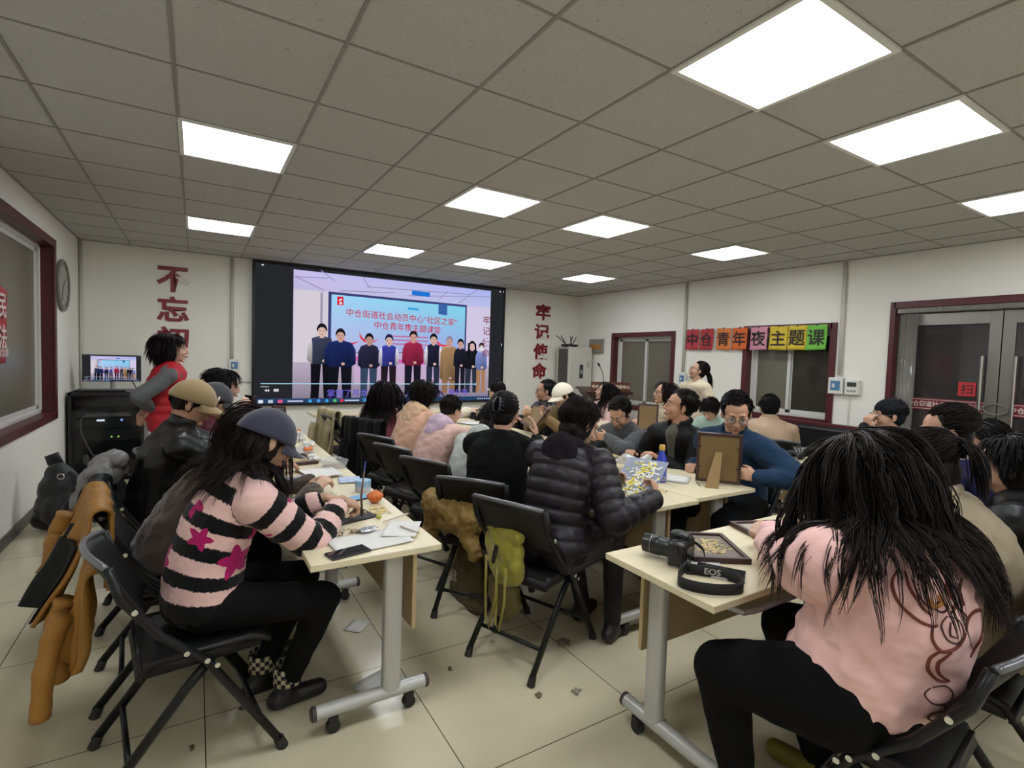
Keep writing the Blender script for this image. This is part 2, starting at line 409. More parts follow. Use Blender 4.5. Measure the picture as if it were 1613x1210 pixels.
# ---- entrance door, two glazed aluminium leaves
def door():
    t = st(thing('door_1', None, None)); y0, y1, _, z1 = DR; x = XR
    b = MB()
    b.bx((x-.02, y1-.02, 0), (x+.24, y1+.03, z1+.05)); b.bx((x-.02, y0-.03, 0), (x+.24, y0+.02, z1+.05)); b.bx((x-.02, y0, z1-.02), (x+.24, y1, z1+.05))
    b.build('casing', M_maroon, t, bevel=.004)
    b = MB(); xf = x+.1
    b.bx((xf-.03, y1-.08, 0), (xf+.03, y1-.02, z1-.02)); b.bx((xf-.03, y0+.02, 0), (xf+.03, y0+.08, z1-.02)); b.bx((xf-.03, y0, z1-.075), (xf+.03, y1, z1-.02))
    b.build('frame', M_alu, t, bevel=.003)
    # toothed rail of the strip curtain above the leaves
    b = MB(); b.bx((x+.0, y0+.03, z1-.07), (x+.02, y1-.03, z1-.02)); 
    k = y0+.06
    while k < y1-.06: b.bx((x-.006, k, z1-.062), (x+.001, k+.026, z1-.03)); k += .052
    b.build('curtain_rail', mat('galvanised_rail', '#77756f', .4, .7), t)
    M_strip = mat('clear_pvc_strip', '#8d8b84', .15, alpha=.38, spec=.7)
    for k in range(3):
        b = MB(); yy = y1-.10-.035*k
        b.grid(lambda u, v: (x+.03-.012*k+.012*math.cos((u-.5)*PI), yy-.05+.1*u, .04+(z1-.12)*v), 8, 2, .003)
        b.build('curtain_strip', M_strip, t, True)
    ym = (y0+y1)/2+.03; LV = [(ym+.004, y1-.085), (y0+.085, ym-.004)]
    for k, (a, e) in enumerate(LV):
        b = MB(); s = .09
        b.bx((xf-.025, a, .02), (xf+.025, a+s, z1-.08)); b.bx((xf-.025, e-s, .02), (xf+.025, e, z1-.08)); b.bx((xf-.025, a+s, z1-.08-.12), (xf+.025, e-s, z1-.08)); b.bx((xf-.025, a+s, .02), (xf+.025, e-s, .16))
        lf = b.build('leaf', M_alu, t, bevel=.003)
        MB().bx((xf-.004, a+s, .16), (xf+.004, e-s, z1-.2)).build('pane', mat('dark_door_glass', '#3d3a3a', .06, alpha=.72, spec=.8), lf)
        # safety strip with lettering, and a red paper square
        MB().bx((xf-.012, a+s, 1.10), (xf-.006, e-s, 1.225)).build('safety_strip', mat('crimson_film', '#6d1022', .4), lf)
        b = MB(); b.bx((xf-.0135, a+s, 1.113), (xf-.012, e-s, 1.119)); b.bx((xf-.0135, a+s, 1.206), (xf-.012, e-s, 1.212)); b.build('strip_line', mat('pale_film', '#c9b8b4', .5), lf)
        text('strip_lettering', '中仓街道社会组织孵化基地', .062, mat('pale_film', '#c9b8b4', .5), lf, (xf-.014, (a+e)/2, 1.163), (PI/2, 0, -PI/2), .0008, .0012, .9)
        yp = a+s+.14 if k == 0 else e-s-.16
        p = MB().box((xf-.013, yp, 1.335), (.003, .135, .135), (0, 0, 0)).build('paper_square', mat('red_blessing_paper', '#b8282e', .6), lf)
        text('brush_character', '扫' if k == 0 else '码', .105, mat('black_ink', '#1a1414', .6), p, (xf-.0155, yp, 1.335), (PI/2, 0, -PI/2), .0006, .001)
        yh = a+s+.05 if k == 0 else e-s-.05
        yh = a+.045 if k == 0 else e-.045
        yh = a+s*.5+.07 if k == 0 else e-s*.5-.07
        for side in (-1, 1):
            xh = xf+side*.075; b = MB()
            b.cyl((xh, yh, .78), (xh, yh, 1.66), .016, 14)
            for z in (.95, 1.45): b.cyl((xf+side*.02, yh, z), (xh, yh, z), .009, 10)
            b.build('bar_handle', M_steel, lf, 'auto')
    b = MB(); b.tube([(xf-.05, ym+.09*math.cos(t_)*1.0, 1.16+.05*math.sin(t_)) for t_ in np.linspace(0, 2*PI, 25)], .008, 8)
    b.build('hoop_lock', mat('rubber_lock', '#6a6862', .4), t, True)
door()

# ---- ceiling light panels
M_lamp = emis('lit_diffuser', (.97, 1.0, 1.02), LAMP)
M_lframe = mat('white_light_rim', '#dcdcd8', .4)
def lights():
    base = None
    names = {}
    cols = {0: 'left', 3: 'second', 5: 'third', 8: 'right'}
    desc = {(0, -4): 'square ceiling light panel over the near end of the left row',
            (3, -4): 'largest lit ceiling panel, cut by the top edge of the photo',
            (5, -4): 'big lit ceiling panel just below and right of the largest one',
            (8, -4): 'lit ceiling panel cut by the right edge of the photo',
            (0, 0): 'lit ceiling panel alone at the upper left, the larger of the left pair',
            (3, 0): 'lit ceiling panel in the middle, in front of the big screen',
            (5, 0): 'lit ceiling panel right of the middle one, in the same cross row',
            (8, 0): 'lit ceiling panel above the coloured paper sheets',
            (0, 4): 'small lit ceiling panel close above the red lettering at the left',
            (3, 4): 'small lit ceiling panel above the middle of the big screen',
            (5, 4): 'small lit ceiling panel above the right end of the big screen',
            (8, 4): 'smallest lit ceiling panel near the far right corner'}
    for i in (0, 3, 5, 8):
        for j in (-8, -4, 0, 4):  # row behind the camera is unseen, added for light at the same spacing
            lab = desc.get((i, j), 'unseen lit ceiling panel added behind the camera over column %s' % cols[i])
            loc = (i*.6+.3, j*.6+.3, ZC)
            if base is None:
                t = thing('ceiling_light', lab, 'ceiling light', loc, 0, 'square ceiling light panels')
                h = .29; b = MB()
                for s in (-1, 1): b.bx((s*h-.012, -h-.012, -.014), (s*h+.012, h+.012, 0)); b.bx((-h+.012, s*h-.012, -.014), (h-.012, s*h+.012, 0))
                b.build('rim', M_lframe, t)
                MB().bx((-h+.012, -h+.012, -.009), (h-.012, h-.012, -.004)).build('diffuser', M_lamp, t)
                base = t
            else: dup(base, loc, 0, lab)
lights()

# ================================================================== BACK WALL: SCREEN AND LETTERING
YW = YB
def vcol_mat(name, strength):
    m = bpy.data.materials.new(name); m.use_nodes = True; nt = m.node_tree; nt.nodes.clear()
    o = nt.nodes.new('ShaderNodeOutputMaterial'); e = nt.nodes.new('ShaderNodeEmission'); a = nt.nodes.new('ShaderNodeAttribute'); a.attribute_name = 'picture'
    e.inputs[1].default_value = strength; nt.links.new(a.outputs['Color'], e.inputs[0]); nt.links.new(e.outputs[0], o.inputs[0]); return m
M_scr = vcol_mat('lit_display_picture', 1.0)
class Pic:
    """flat picture of coloured polygons in picture coordinates (x right, z up), later ones lie on top"""
    def __init__(s): s.V = []; s.F = []; s.C = []; s.k = 0
    def poly(s, pts, col, lay=None):
        s.k += 1; y = -.00004*s.k; n = len(s.V); s.V += [(p[0], y, p[1]) for p in pts]; s.F.append(tuple(range(n, n+len(pts))))
        cols = col if isinstance(col, list) else [col]*len(pts); s.C += [lin(c) for c in cols]
    def rect(s, x0, z0, x1, z1, col, col2=None):
        s.poly([(x0, z0), (x1, z0), (x1, z1), (x0, z1)], col if col2 is None else [col, col, col2, col2])
    def ell(s, x, z, rx, rz, col, n=14): s.poly([(x+rx*math.cos(2*PI*i/n), z+rz*math.sin(2*PI*i/n)) for i in range(n)], col)
    def line(s, x0, z0, x1, z1, w, col):
        d = unit([x1-x0, z1-z0]); p = np.array([-d[1], d[0]])*w/2
        s.poly([(x0+p[0], z0+p[1]), (x1+p[0], z1+p[1]), (x1-p[0], z1-p[1]), (x0-p[0], z0-p[1])], col)
    def build(s, name, parent, loc):
        me = bpy.data.meshes.new(name); me.from_pydata(s.V, [], s.F)
        at = me.color_attributes.new('picture', 'FLOAT_COLOR', 'POINT')
        at.data.foreach_set('color', [c for v in s.C for c in (*v, 1)])
        me.materials.append(M_scr); o = bpy.data.objects.new(name, me); COL.objects.link(o); o.parent = parent; o.location = loc; return o
# picture is laid out in metres on a 4.0 x 2.0 screen, origin at its lower left
def X(px): return (px-60)/(1500-60)*4.0
def Z(px, pz):          # along the slanting zoomed view of the photograph
    top = 40+(px-60)/1440*155; bot = 870-(px-60)/1440*35
    return 2.0*(bot-pz)/(bot-top)
def P(px, pz): return (X(px), Z(px, pz))
def make_picture():
    p = Pic()
    p.rect(.02, .02, 3.98, 1.98, '#26272b')
    x0, x1 = X(248), X(1396)
    p.rect(x0, .10, x1, 1.93, '#a99bb4', '#d8cdf2')
    p.poly([(x0, 1.60), (x0, 1.93), (x1, 1.93), (x1, 1.62), P(430, 215)], ['#b9b4d6', '#c6bdec', '#a9b4ee', '#b8c0e6', '#c4bce0'])
    for a, b_ in (((250, 130), (420, 135)), ((255, 128), (400, 205)), ((380, 90), (450, 150)), ((600, 130), (640, 190)), ((480, 205), (780, 215)), ((860, 230), (1390, 240)), ((1300, 200), (1180, 270)), ((1050, 250), (1100, 205)), ((620, 180), (1250, 225))):
        p.line(*P(*a), *P(*b_), .012, '#8f8ab4')
    p.poly([P(250, 200), P(430, 215), P(430, 620), P(250, 640)], '#d3cbd6'); p.poly([P(1230, 290), P(1396, 300), P(1396, 640), P(1230, 620)], '#cfc6e2')
    p.poly([P(380, 215), P(392, 215), P(392, 600), P(380, 600)], '#9d97ae')
    p.rect(x0, .10, x1, .62, '#8a7f92', '#b7a9bd')
    p.rect(X(560), .30, X(1180), .62, '#bda6bf', '#c7a9d2')
    p.poly([P(545, 580), P(1080, 612), P(1080, 632), P(545, 605)], '#d563b8')
    # the screen within the picture
    p.poly([P(420, 210), P(1232, 285), P(1232, 560), P(420, 560)], '#3b3f74')
    p.poly([P(436, 226), P(1222, 296), P(1222, 556), P(436, 556)], ['#9fd4f4', '#7fd2ea', '#9aa8e0', '#b6b8e2'])
    p.poly([P(880, 200), P(990, 212), P(990, 238), P(880, 226)], '#1f74d2'); p.poly([P(858, 296), P(922, 302), P(922, 316), P(858, 310)], '#3fa6dc')
    p.poly([P(1046, 275), P(1102, 280), P(1102, 342), P(1046, 336)], '#3a63a6')
    p.poly([P(465, 238), P(498, 240), P(498, 288), P(465, 286)], '#d2213c'); p.line(*P(474, 262), *P(490, 252), .02, '#f0e4ea'); p.ell(*P(484, 276), .02, .02, '#f0e4ea')
    for k, (cx_, cz) in enumerate(((625, 470), (1070, 490), (520, 480))):
        pts = [P(cx_-40, cz-30), P(cx_-25, cz), P(cx_, cz+18), P(cx_+30, cz+22), P(cx_+70, cz+12), P(cx_+30, cz+34), P(cx_-15, cz+28), P(cx_-38, cz)]
        p.poly(pts, '#d8405a')
    for k in range(3): p.line(*P(770, 462+22*k), *P(985, 470+22*k), .02, '#c06a92')
    # ten people standing in a row
    def shade(c, q): c = c.lstrip('#'); return '#'+''.join('%02x' % max(0, min(255, int(int(c[i:i+2], 16)*q))) for i in (0, 2, 4))
    def man(x, top, foot, w, hair, skin, coat, legs, coatbot=None, sleeve=None, hands=True, mask=None):
        z1 = Z(x, top); z0 = Z(x, foot); H = z1-z0; cx_ = X(x); w = w/1440*4; hw = H*.062
        s0 = z1-H*.19; wz = z0+H*(.46 if coatbot is None else coatbot)
        for s in (-1, 1):
            p.poly([(cx_+s*.02*w, wz+.03), (cx_+s*w*.42, wz+.03), (cx_+s*w*.40, z0+.1*H), (cx_+s*w*.42, z0), (cx_+s*w*.10, z0)], legs)
        p.poly([(cx_-w*.40, wz), (cx_+w*.40, wz), (cx_+w*.46, s0-.04*H), (cx_+w*.36, s0), (cx_+hw*.6, s0+.025*H), (cx_-hw*.6, s0+.025*H), (cx_-w*.36, s0), (cx_-w*.46, s0-.04*H)], [shade(coat, q) for q in (.8, .55, .7, .95, 1.15, 1.25, 1.2, 1.0)])
        for s in (-1, 1):
            p.poly([(cx_+s*w*.40, s0), (cx_+s*w*.54, s0-.10*H), (cx_+s*w*.56, wz+.05*H), (cx_+s*w*.36, wz-.0*H), (cx_+s*w*.36, s0-.1*H)], [shade(sleeve or coat, q) for q in (1.15, 1.0, .7, .6, .9)])
        if hands: p.ell(cx_+.1*w, wz+.045*H, .028, .022, skin)
        p.rect(cx_-hw*.45, s0, cx_+hw*.45, s0+.06*H, skin)
        p.ell(cx_, z1-.095*H, hw, .085*H, skin); p.poly([(cx_+hw*1.10*math.cos(a), z1-.085*H+.092*H*math.sin(a)) for a in np.linspace(-.1, PI+.1, 11)]+[(cx_+hw*.84*math.cos(a), z1-.095*H+.050*H*math.sin(a)) for a in np.linspace(PI, 0, 9)], hair)
        for s in (-1, 1): p.ell(cx_+s*hw*.42, z1-.098*H, hw*.14, hw*.1, '#2a2026', 6)
        p.ell(cx_, z1-.143*H, hw*.3, hw*.1, '#a85a58', 6)
        if mask: p.ell(cx_, z1-.125*H, hw*.8, .045*H, mask)
    man(390, 395, 825, 130, '#16161c', '#d6b6aa', '#3c4158', '#121218', None, '#c9c3c8')
    man(485, 422, 830, 150, '#1a1a20', '#c8a093', '#1d2a5e', '#14141c')
    man(640, 448, 822, 110, '#14141a', '#b98f86', '#2a2a44', '#36455e')
    man(752, 452, 820, 105, '#20264c', '#d0aca4', '#3a3f9c', '#241c22', .5, '#d8d2e4')
    man(895, 432, 800, 118, '#16161c', '#c79a90', '#a02a4c', '#1b1a26', None, None)
    man(1020, 448, 800, 100, '#121218', '#d0aaa2', '#23243a', '#2c3044', None, '#e2d8e6')
    man(1122, 462, 790, 105, '#8b86a0', '#c39a92', '#a9855f', '#8f6c50', .22)
    man(1196, 478, 785, 80, '#121218', '#c69f96', '#20222e', '#1c1c26')
    man(1275, 490, 785, 105, '#101016', '#d8b6ac', '#1c1d26', '#2a3140')
    p.poly([P(1245, 500), P(1258, 500), P(1262, 575), P(1244, 580)], '#101016'); p.poly([P(1290, 500), P(1302, 505), P(1308, 575), P(1294, 575)], '#101016')
    man(1340, 500, 785, 75, '#2c2830', '#c9a79c', '#7f8ecb', '#a87a5c', None, None, True, '#d8dcea')
    # player bar and taskbar
    
    p.rect(X(100), .305, X(1300), .316, '#a9d8f2'); p.ell(X(1304), .31, .022, .022, '#4d92c8'); p.ell(X(1304), .31, .012, .012, '#d6ecf8')
    p.rect(X(100), .262, X(138), .272, '#c9c9cf')
    for k in range(2): p.poly([(X(116)+k*.03, .215), (X(116)+k*.03+.035, .235), (X(116)+k*.03+.035, .195)], '#d5d5da')
    p.rect(X(160), .20, X(183), .235, '#d5d5da'); p.rect(X(1388), .21, X(1405), .235, '#cfd0d4')
    p.rect(.02, .02, 3.98, .10, '#233a5c', '#2b466c')
    for k, c in enumerate(('#dfe6f0', '#b4c4da', '#e05c86')): p.rect(X(90+k*45), .038, X(112+k*45), .082, c)
    p.rect(X(225), .05, X(300), .07, '#c4cddd')
    for k, c in enumerate(('#3ba7e4', '#4a9ae8', '#2fa0e0', '#54c070')): p.ell(X(335+k*42), .06, .026, .024, c)
    p.ell(X(497), .06, .024, .024, '#d83048'); p.rect(X(512), .05, X(590), .07, '#c4cddd')
    p.rect(X(608), .025, X(720), .095, '#3f6ea8'); p.ell(X(628), .06, .024, .024, '#2fb0ee'); p.rect(X(642), .05, X(690), .07, '#c4d6ea')
    for k in range(6): p.rect(X(1320+k*16), .052, X(1329+k*16), .068, '#d4dae4')
    p.rect(X(1412), .062, X(1438), .075, '#d4dae4'); p.rect(X(1412), .042, X(1438), .052, '#d4dae4')
    for q in ((105, 68), (1460, 212), (1488, 214)): p.ell(*P(*q), .016, .012, '#d8d8dc', 8)
    p.line(*P(1478, 505), *P(1486, 512), .008, '#d8d8dc'); p.line(*P(1486, 512), *P(1478, 519), .008, '#d8d8dc')
    return p
def screen():
    t = thing('led_screen', 'huge wall display showing a group photo of people in a row', 'screen', (.74, YW, .72))
    b = MB(); w = .035
    b.bx((0, -.07, 0), (4.0, -.0, w)); b.bx((0, -.07, 2.0-w), (4.0, 0, 2.0)); b.bx((0, -.07, w), (w, 0, 2.0-w)); b.bx((4.0-w, -.07, w), (4.0, 0, 2.0-w))
    b.build('bezel', mat('black_screen_bezel', '#0c0d12', .3), t, bevel=.004)
    MB().bx((w, -.05, w), (4-w, 0, 2-w)).build('back_panel', M_black, t)
    s = make_picture().build('picture', t, (0, -.051, 0)); pic = s
    m1 = emis('screen_red_lettering', '#cf2a48', .85); m2 = emis('screen_violet_lettering', '#7566d8', .85); m3 = emis('screen_maroon_lettering', '#8f2740', .75)
    def tx(q, s_, size, m, bold=.0, rot=0, sx=1):
        o = text('picture_lettering', s_, size, m, s, (q[0], -.0165, q[1]), (PI/2, rot, 0), .0003, bold, sx)
    tx(P(840, 356), '中仓街道社会动员中心“社区之家”', .126, m1, .0008, .022, .98)
    tx(P(862, 413), '中仓青年夜主题课堂', .126, m1, .0008, .022, .98)
    for k, ch in enumerate('牢记使命'): tx(P(1369, 372+62*k), ch, .15, m3, .001)
    tx((X(835), .17), '掌握了基本剪辑手法，运动、突出、叠化等', .122, m2, .0008, 0, 1.0)
    return t, pic
SCREEN, PICTURE = screen()
# dark red foam characters stuck to the wall, one thing each
for k, (ch, x, z, w, h, lab) in enumerate((('不', -.165, 2.36, .35, .32, 'dark red wall character 不, topmost of the left column'),
        ('忘', -.165, 1.985, .35, .32, 'dark red wall character 忘, second of the left column'),
        ('初', -.165, 1.60, .35, .32, 'dark red wall character 初 behind the head of the standing woman in a red vest'),
        ('牢', 5.60, 2.37, .33, .30, 'dark red wall character 牢, topmost of the right column'),
        ('记', 5.585, 2.0, .33, .30, 'dark red wall character 记, second of the right column'),
        ('使', 5.57, 1.64, .33, .30, 'dark red wall character 使, third of the right column'),
        ('命', 5.555, 1.28, .33, .30, 'dark red wall character 命, lowest of the right column'))):
    o = text('wall_character', ch, .36, M_red, None, (0, 0, 0), (PI/2, 0, 0), .006, .011)
    v = verts(o.data); d = v.max(0)-v.min(0); v[:, 0] *= w/d[0]; v[:, 1] *= h/d[1]; setv(o.data, v)
    o.location = (x, YW-.007, z); tag(o, lab, 'wall lettering', 'red foam characters on the back wall')

# cable conduits and small wall fittings
M_cond = mat('white_conduit', '#c4c1b6', .5)
def conduit(lab, pts, r=.014):
    tag(MB().tube(pts, r, 8).build('cable_conduit', M_cond, None, True), lab, 'conduit', 'white cable conduits on the walls')
conduit('white conduit running down the back wall left of the big screen', [(.50, YW-.016, 2.73), (.50, YW-.016, 1.36)], .022)
conduit('thin white conduit running level from the breaker box to the big screen', [(.53, YW-.012, 1.06), (.74, YW-.012, 1.05)], .012)
conduit('white conduit running down the right wall beside the red paper sheet', [(XR-.02, 1.97, 2.73), (XR-.02, 1.965, 1.37)], .022)
conduit('white conduit running down the right wall between window and entrance door', [(XR-.02, -.27, 2.73), (XR-.02, -.28, 1.42)], .024)
conduit('thin white cable dropping from the switch boxes right of the second window', [(XR-.01, -.40, 1.18), (XR-.012, -.395, .9), (XR-.012, -.38, .45)], .006)
conduit('grey pipe in the left corner of the back wall', [(XL+.02, YW-.02, 2.73), (XL+.02, YW-.02, .09)], .018)
def wallbox(name, lab, loc, rz, blue, size=(.13, .05, .17)):
    t = thing(name, lab, 'electric box', loc, rz); w, d, h = size
    MB().bx((-w/2, -d, -h/2), (w/2, 0, h/2)).build('housing', M_white, t, bevel=.006)
    if blue:
        MB().bx((-w*.32, -d-.004, -h*.28), (w*.32, -d, h*.30)).build('flap', mat('smoky_blue_flap', '#4f7ba0', .15), t, bevel=.002)
        MB().bx((-w*.2, -d-.008, -h*.12), (-w*.02, -d-.004, h*.12)).build('breaker_switch', M_white, t, bevel=.002)
    else:
        MB().bx((-w*.32, -d-.003, h*.05), (w*.32, -d, h*.34)).build('display', mat('grey_lcd', '#3c433e', .2), t)
        b = MB()
        for k in range(3): b.bx((-w*.3+k*w*.22, -d-.004, -h*.3), (-w*.3+k*w*.22+w*.14, -d, -h*.18))
        b.build('buttons', mat('grey_buttons', '#8c8f8c', .4), t)
wallbox('breaker_box', 'white breaker box with blue flap left of the big screen', (.53, YW, 1.275), 0, True)
wallbox('breaker_box', 'white breaker box with blue flap under the conduit beside the first window', (XR, 1.955, 1.27), -PI/2, True)
wallbox('thermostat', 'white thermostat with small display beside the standing woman in cream', (XR, 1.75, 1.27), -PI/2, False)
wallbox('breaker_box', 'white breaker box with blue flap right of the second window', (XR, -.26, 1.30), -PI/2, True, (.16, .06, .19))
wallbox('thermostat', 'white thermostat with display nearest to the entrance door', (XR, -.43, 1.29), -PI/2, False, (.15, .05, .17))
# distribution panel in the far right corner
t = thing('distribution_panel', 'grey panel with an orange strip high on the wall behind the air conditioner', 'panel', (XR, 3.98, 1.77), -PI/2)
MB().bx((-.19, -.04, -.13), (.19, 0, .13)).build('panel_body', mat('grey_green_panel', '#858578', .5), t, bevel=.004)
MB().bx((-.15, -.045, -.055), (.15, -.04, .03)).build('orange_strip', mat('ochre_strip', '#a5702c', .5), t)
# wall clock on the left wall
t = thing('wall_clock', 'round grey wall clock beside the left window', 'clock', (XL, 3.60, 2.09), PI/2)
MB().tube([(.25*math.cos(a), -.022, .25*math.sin(a)) for a in np.linspace(0, 2*PI, 49)], .016, 8).build('rim', mat('grey_clock_rim', '#6d6c66', .35), t, True)
MB().cyl((0, 0, 0), (0, -.02, 0), .25, 40).build('dial', mat('grey_dial', '#96948b', .5, var=(5, .08)), t, 'auto')
for k in range(12): a = k*PI/6; MB().box((.21*math.sin(a), -.0215, .21*math.cos(a)), (.008, .003, .028), (0, a, 0)).build('hour_mark', mat('dark_marks', '#4a4844', .5), t)
for L_, a in ((.12, 1.0), (.18, 3.6)): MB().box((L_/2*math.sin(a), -.024, L_/2*math.cos(a)), (.010, .003, L_), (0, a, 0)).build('hand', mat('dark_marks', '#4a4844', .5), t)
# red round sticker banner hanging in the left window
t = thing('window_banner', 'red paper banner with white characters at the left window, cut by the photo edge', 'banner', (XL+.03, 1.42, 1.62), 0)
b = MB(); b.grid(lambda u, v: (.006*math.sin(5*u+3*v), -.22+.46*u, (-.28+.56*v)*(1-.35*max(0, v-.55)*abs(u-.5)*2)), 14, 14, .003)
b.build('sheet', mat('red_banner_paper', '#9e1f2a', .55), t, True)
for k, ch in enumerate(('民', '法')): text('banner_character', ch, .19, mat('pale_film', '#c9b8b4', .5), t, (.014, .10, .12-.22*k), (PI/2, 0, PI/2), .0008, .003)
text('banner_lettering', '宣传活动', .075, mat('pale_film', '#c9b8b4', .5), t, (.014, .07, -.2), (PI/2, 0, PI/2), .0008, .001)
# eight coloured sheets hung on a string along the right wall
tag(MB().tube([(XR-.028, 1.98-k*.21, 2.012-.012*math.sin(PI*((k*.21) % .28)/.28)) for k in range(11)], .0025, 6).build('hanging_string', M_white, None, True), 'thin white string carrying the row of coloured paper sheets', 'string')
ink = mat('black_ink', '#1a1414', .6)
cols = ['#b03440', '#ad2f38', '#d8793a', '#d2642c', '#c98a9e', '#c9b032', '#c6ae30', '#6db544']
nm = ['dark red', 'dark red', 'light orange', 'deep orange', 'pink', 'yellow', 'yellow', 'green']
ys = [1.80, 1.55, 1.27, 1.02, .74, .47, .23, -.005]
for k, ch in enumerate('中仓青年夜主题课'):
    t = thing('paper_sheet', '%s paper sheet bearing the character %s, hung along the right wall' % (nm[k], ch), 'paper sheet', (XR-.033, ys[k], 1.86), -PI/2, 'coloured sheets hung on a string')
    w = .225 if k < 4 else .235; cz = .01*math.sin(k*2.1); b = MB()
    bow = lambda u, v, k=k: -.006*math.sin(PI*u)-(.022*(1-v)**3 if k % 2 else .012*(1-v)**2)*(abs(u-.5)*2)
    b.grid(lambda u, v: (-w/2+w*u, bow(u, v), -.150+.30*v+cz*(u-.5)), 8, 10, .0012)
    b.build('sheet', mat('paper_'+nm[k].replace(' ', '_')+str(k), cols[k], .7), t, True)
    text('brush_character', ch, .21, ink, t, (0, -.015, 0), (PI/2, 0, 0), .0006, .0025)
    b = MB(); b.bx((-.008, -.012, .138), (.008, .006, .158)); b.build('peg', M_black, t)
# ================================================================== FURNITURE
M_top = mat('pale_wood_laminate', '#d0c5a6', 0.35, bump=(40, .03), var=(3, .05), stretch=(1, 6, 1))
M_edge = mat('beech_board', '#b7a179', 0.5, var=(6, .06), stretch=(1, 6, 1))
M_leg = mat('light_grey_steel', '#b4b4b0', 0.32, 0.2)
M_rub = mat('dark_rubber', '#1f1e1e', 0.6)
M_cap = mat('brown_grey_end_cap', '#3c3535', 0.5)
def table(lab, cx, cy, rz, L, Wd, group='folding training tables on castors'):
    t = thing('training_table', lab, 'table', (cx, cy, 0), rz, group)
    MB().bx((-L/2+.002, -Wd/2, .715), (L/2-.002, Wd/2, .74)).build('tabletop', [M_top], t, bevel=.003)
    MB().bx((-L/2+.16, Wd/2-.06, .33), (L/2-.16, Wd/2-.042, .70)).build('modesty_panel', M_edge, t, bevel=.002)
    for s in (-1, 1):
        x = s*(L/2-.15); yc = Wd*.2; b = MB()
        # column of flattened tube, and its bracket
        pr = [(x+.026*math.copysign(abs(math.cos(a))**.6, math.cos(a)), yc+.038*math.copysign(abs(math.sin(a))**.6, math.sin(a))) for a in np.linspace(0, 2*PI, 25)[:-1]]
        b.prism(pr, .105, .705, (0, 1, 2)); b.bx((x-.05, yc-.16, .69), (x+.05, yc+.1, .715))
        lg = b.build('leg', M_leg, t, 'auto')
        b = MB(); b.tube([(x, -Wd/2+.05, .095), (x, Wd/2+.0, .095)], .027, 14, flat=1.0); b.build('foot', M_leg, lg, 'auto')
        for e in (-1, 1):
            ye = -Wd/2+.05 if e < 0 else Wd/2
            MB().tube([(x, ye-e*.004, .095), (x, ye+e*.010, .095), (x, ye+e*.016, .095)], [.0285, .0285, .02], 14).build('end_cap', M_cap, lg, 'auto')
            yw = ye-e*.07; b = MB(); b.cyl((x-.013, yw, .026), (x+.013, yw, .026), .026, 18); b.bx((x-.02, yw-.016, .03), (x+.02, yw+.016, .07)); b.build('castor', M_rub, lg, 'auto')
    # tubular book rack below the top
    b = MB(); x0, x1 = -L/2+.24, L/2-.24; ya, yb = -Wd/2+.06, Wd/2-.1
    b.tube([(x0, yb, .66), (x0, ya+.05, .635), (x0+.02, ya+.01, .63), (x0+.07, ya, .63), (x1-.07, ya, .63), (x1-.02, ya+.01, .63), (x1, ya+.05, .635), (x1, yb, .66)], .011, 8)
    for k in (.3, .65): b.tube([(x0, ya+(yb-ya)*k, .64), (x1, ya+(yb-ya)*k, .64)], .006, 6)
    for x in (x0, x1): b.bx((x-.006, yb-.02, .645), (x+.006, yb+.02, .716)); b.bx((x-.006, ya+.09, .63), (x+.006, ya+.13, .716))
    b.build('book_rack', M_leg, t, 'auto')
    return t
HP = -PI/2
table('nearest table of the left row, with black card and scattered paper', .68, -.82, HP, 1.4, .5)
table('second table of the left row, strewn with packets and tissue', .68, .58, HP, 1.4, .5)
table('farthest table of the left row, by the long wall display', .68, 1.98, HP, 1.4, .5)
table('nearest left half of the double middle row, before the woman in the puffer coat', 2.22, -.83, HP, 1.4, .5)
table('middle table on the left half of the double middle row', 2.22, .57, HP, 1.4, .5)
table('farthest table on the left half of the double middle row', 2.22, 1.97, HP, 1.4, .5)
table('nearest right half of the double middle row, bearing the upright picture frame', 2.755, -.80, HP, 1.4, .55)
table('middle table on the right half of the double middle row', 2.755, .60, HP, 1.4, .55)
table('farthest table on the right half of the double middle row', 2.755, 2.0, HP, 1.4, .55)
table('foreground table at the right, bearing the camera with strap', 2.16, -2.14, 0, 1.4, .5)
table('table right of the foreground one, before the row of people by the door', 3.57, -2.14, 0, 1.4, .5)
table('table by the windows with a pair of dark gloves on it', 4.27, -.52, HP, 1.4, .5)
table('table by the windows with an orange on it', 4.27, .90, HP, 1.4, .5)
table('long front table standing below the left half of the wall display', 1.98, 3.28, PI, 1.4, .5)
table('front table standing below the middle of the wall display', 3.39, 3.28, PI, 1.4, .5)

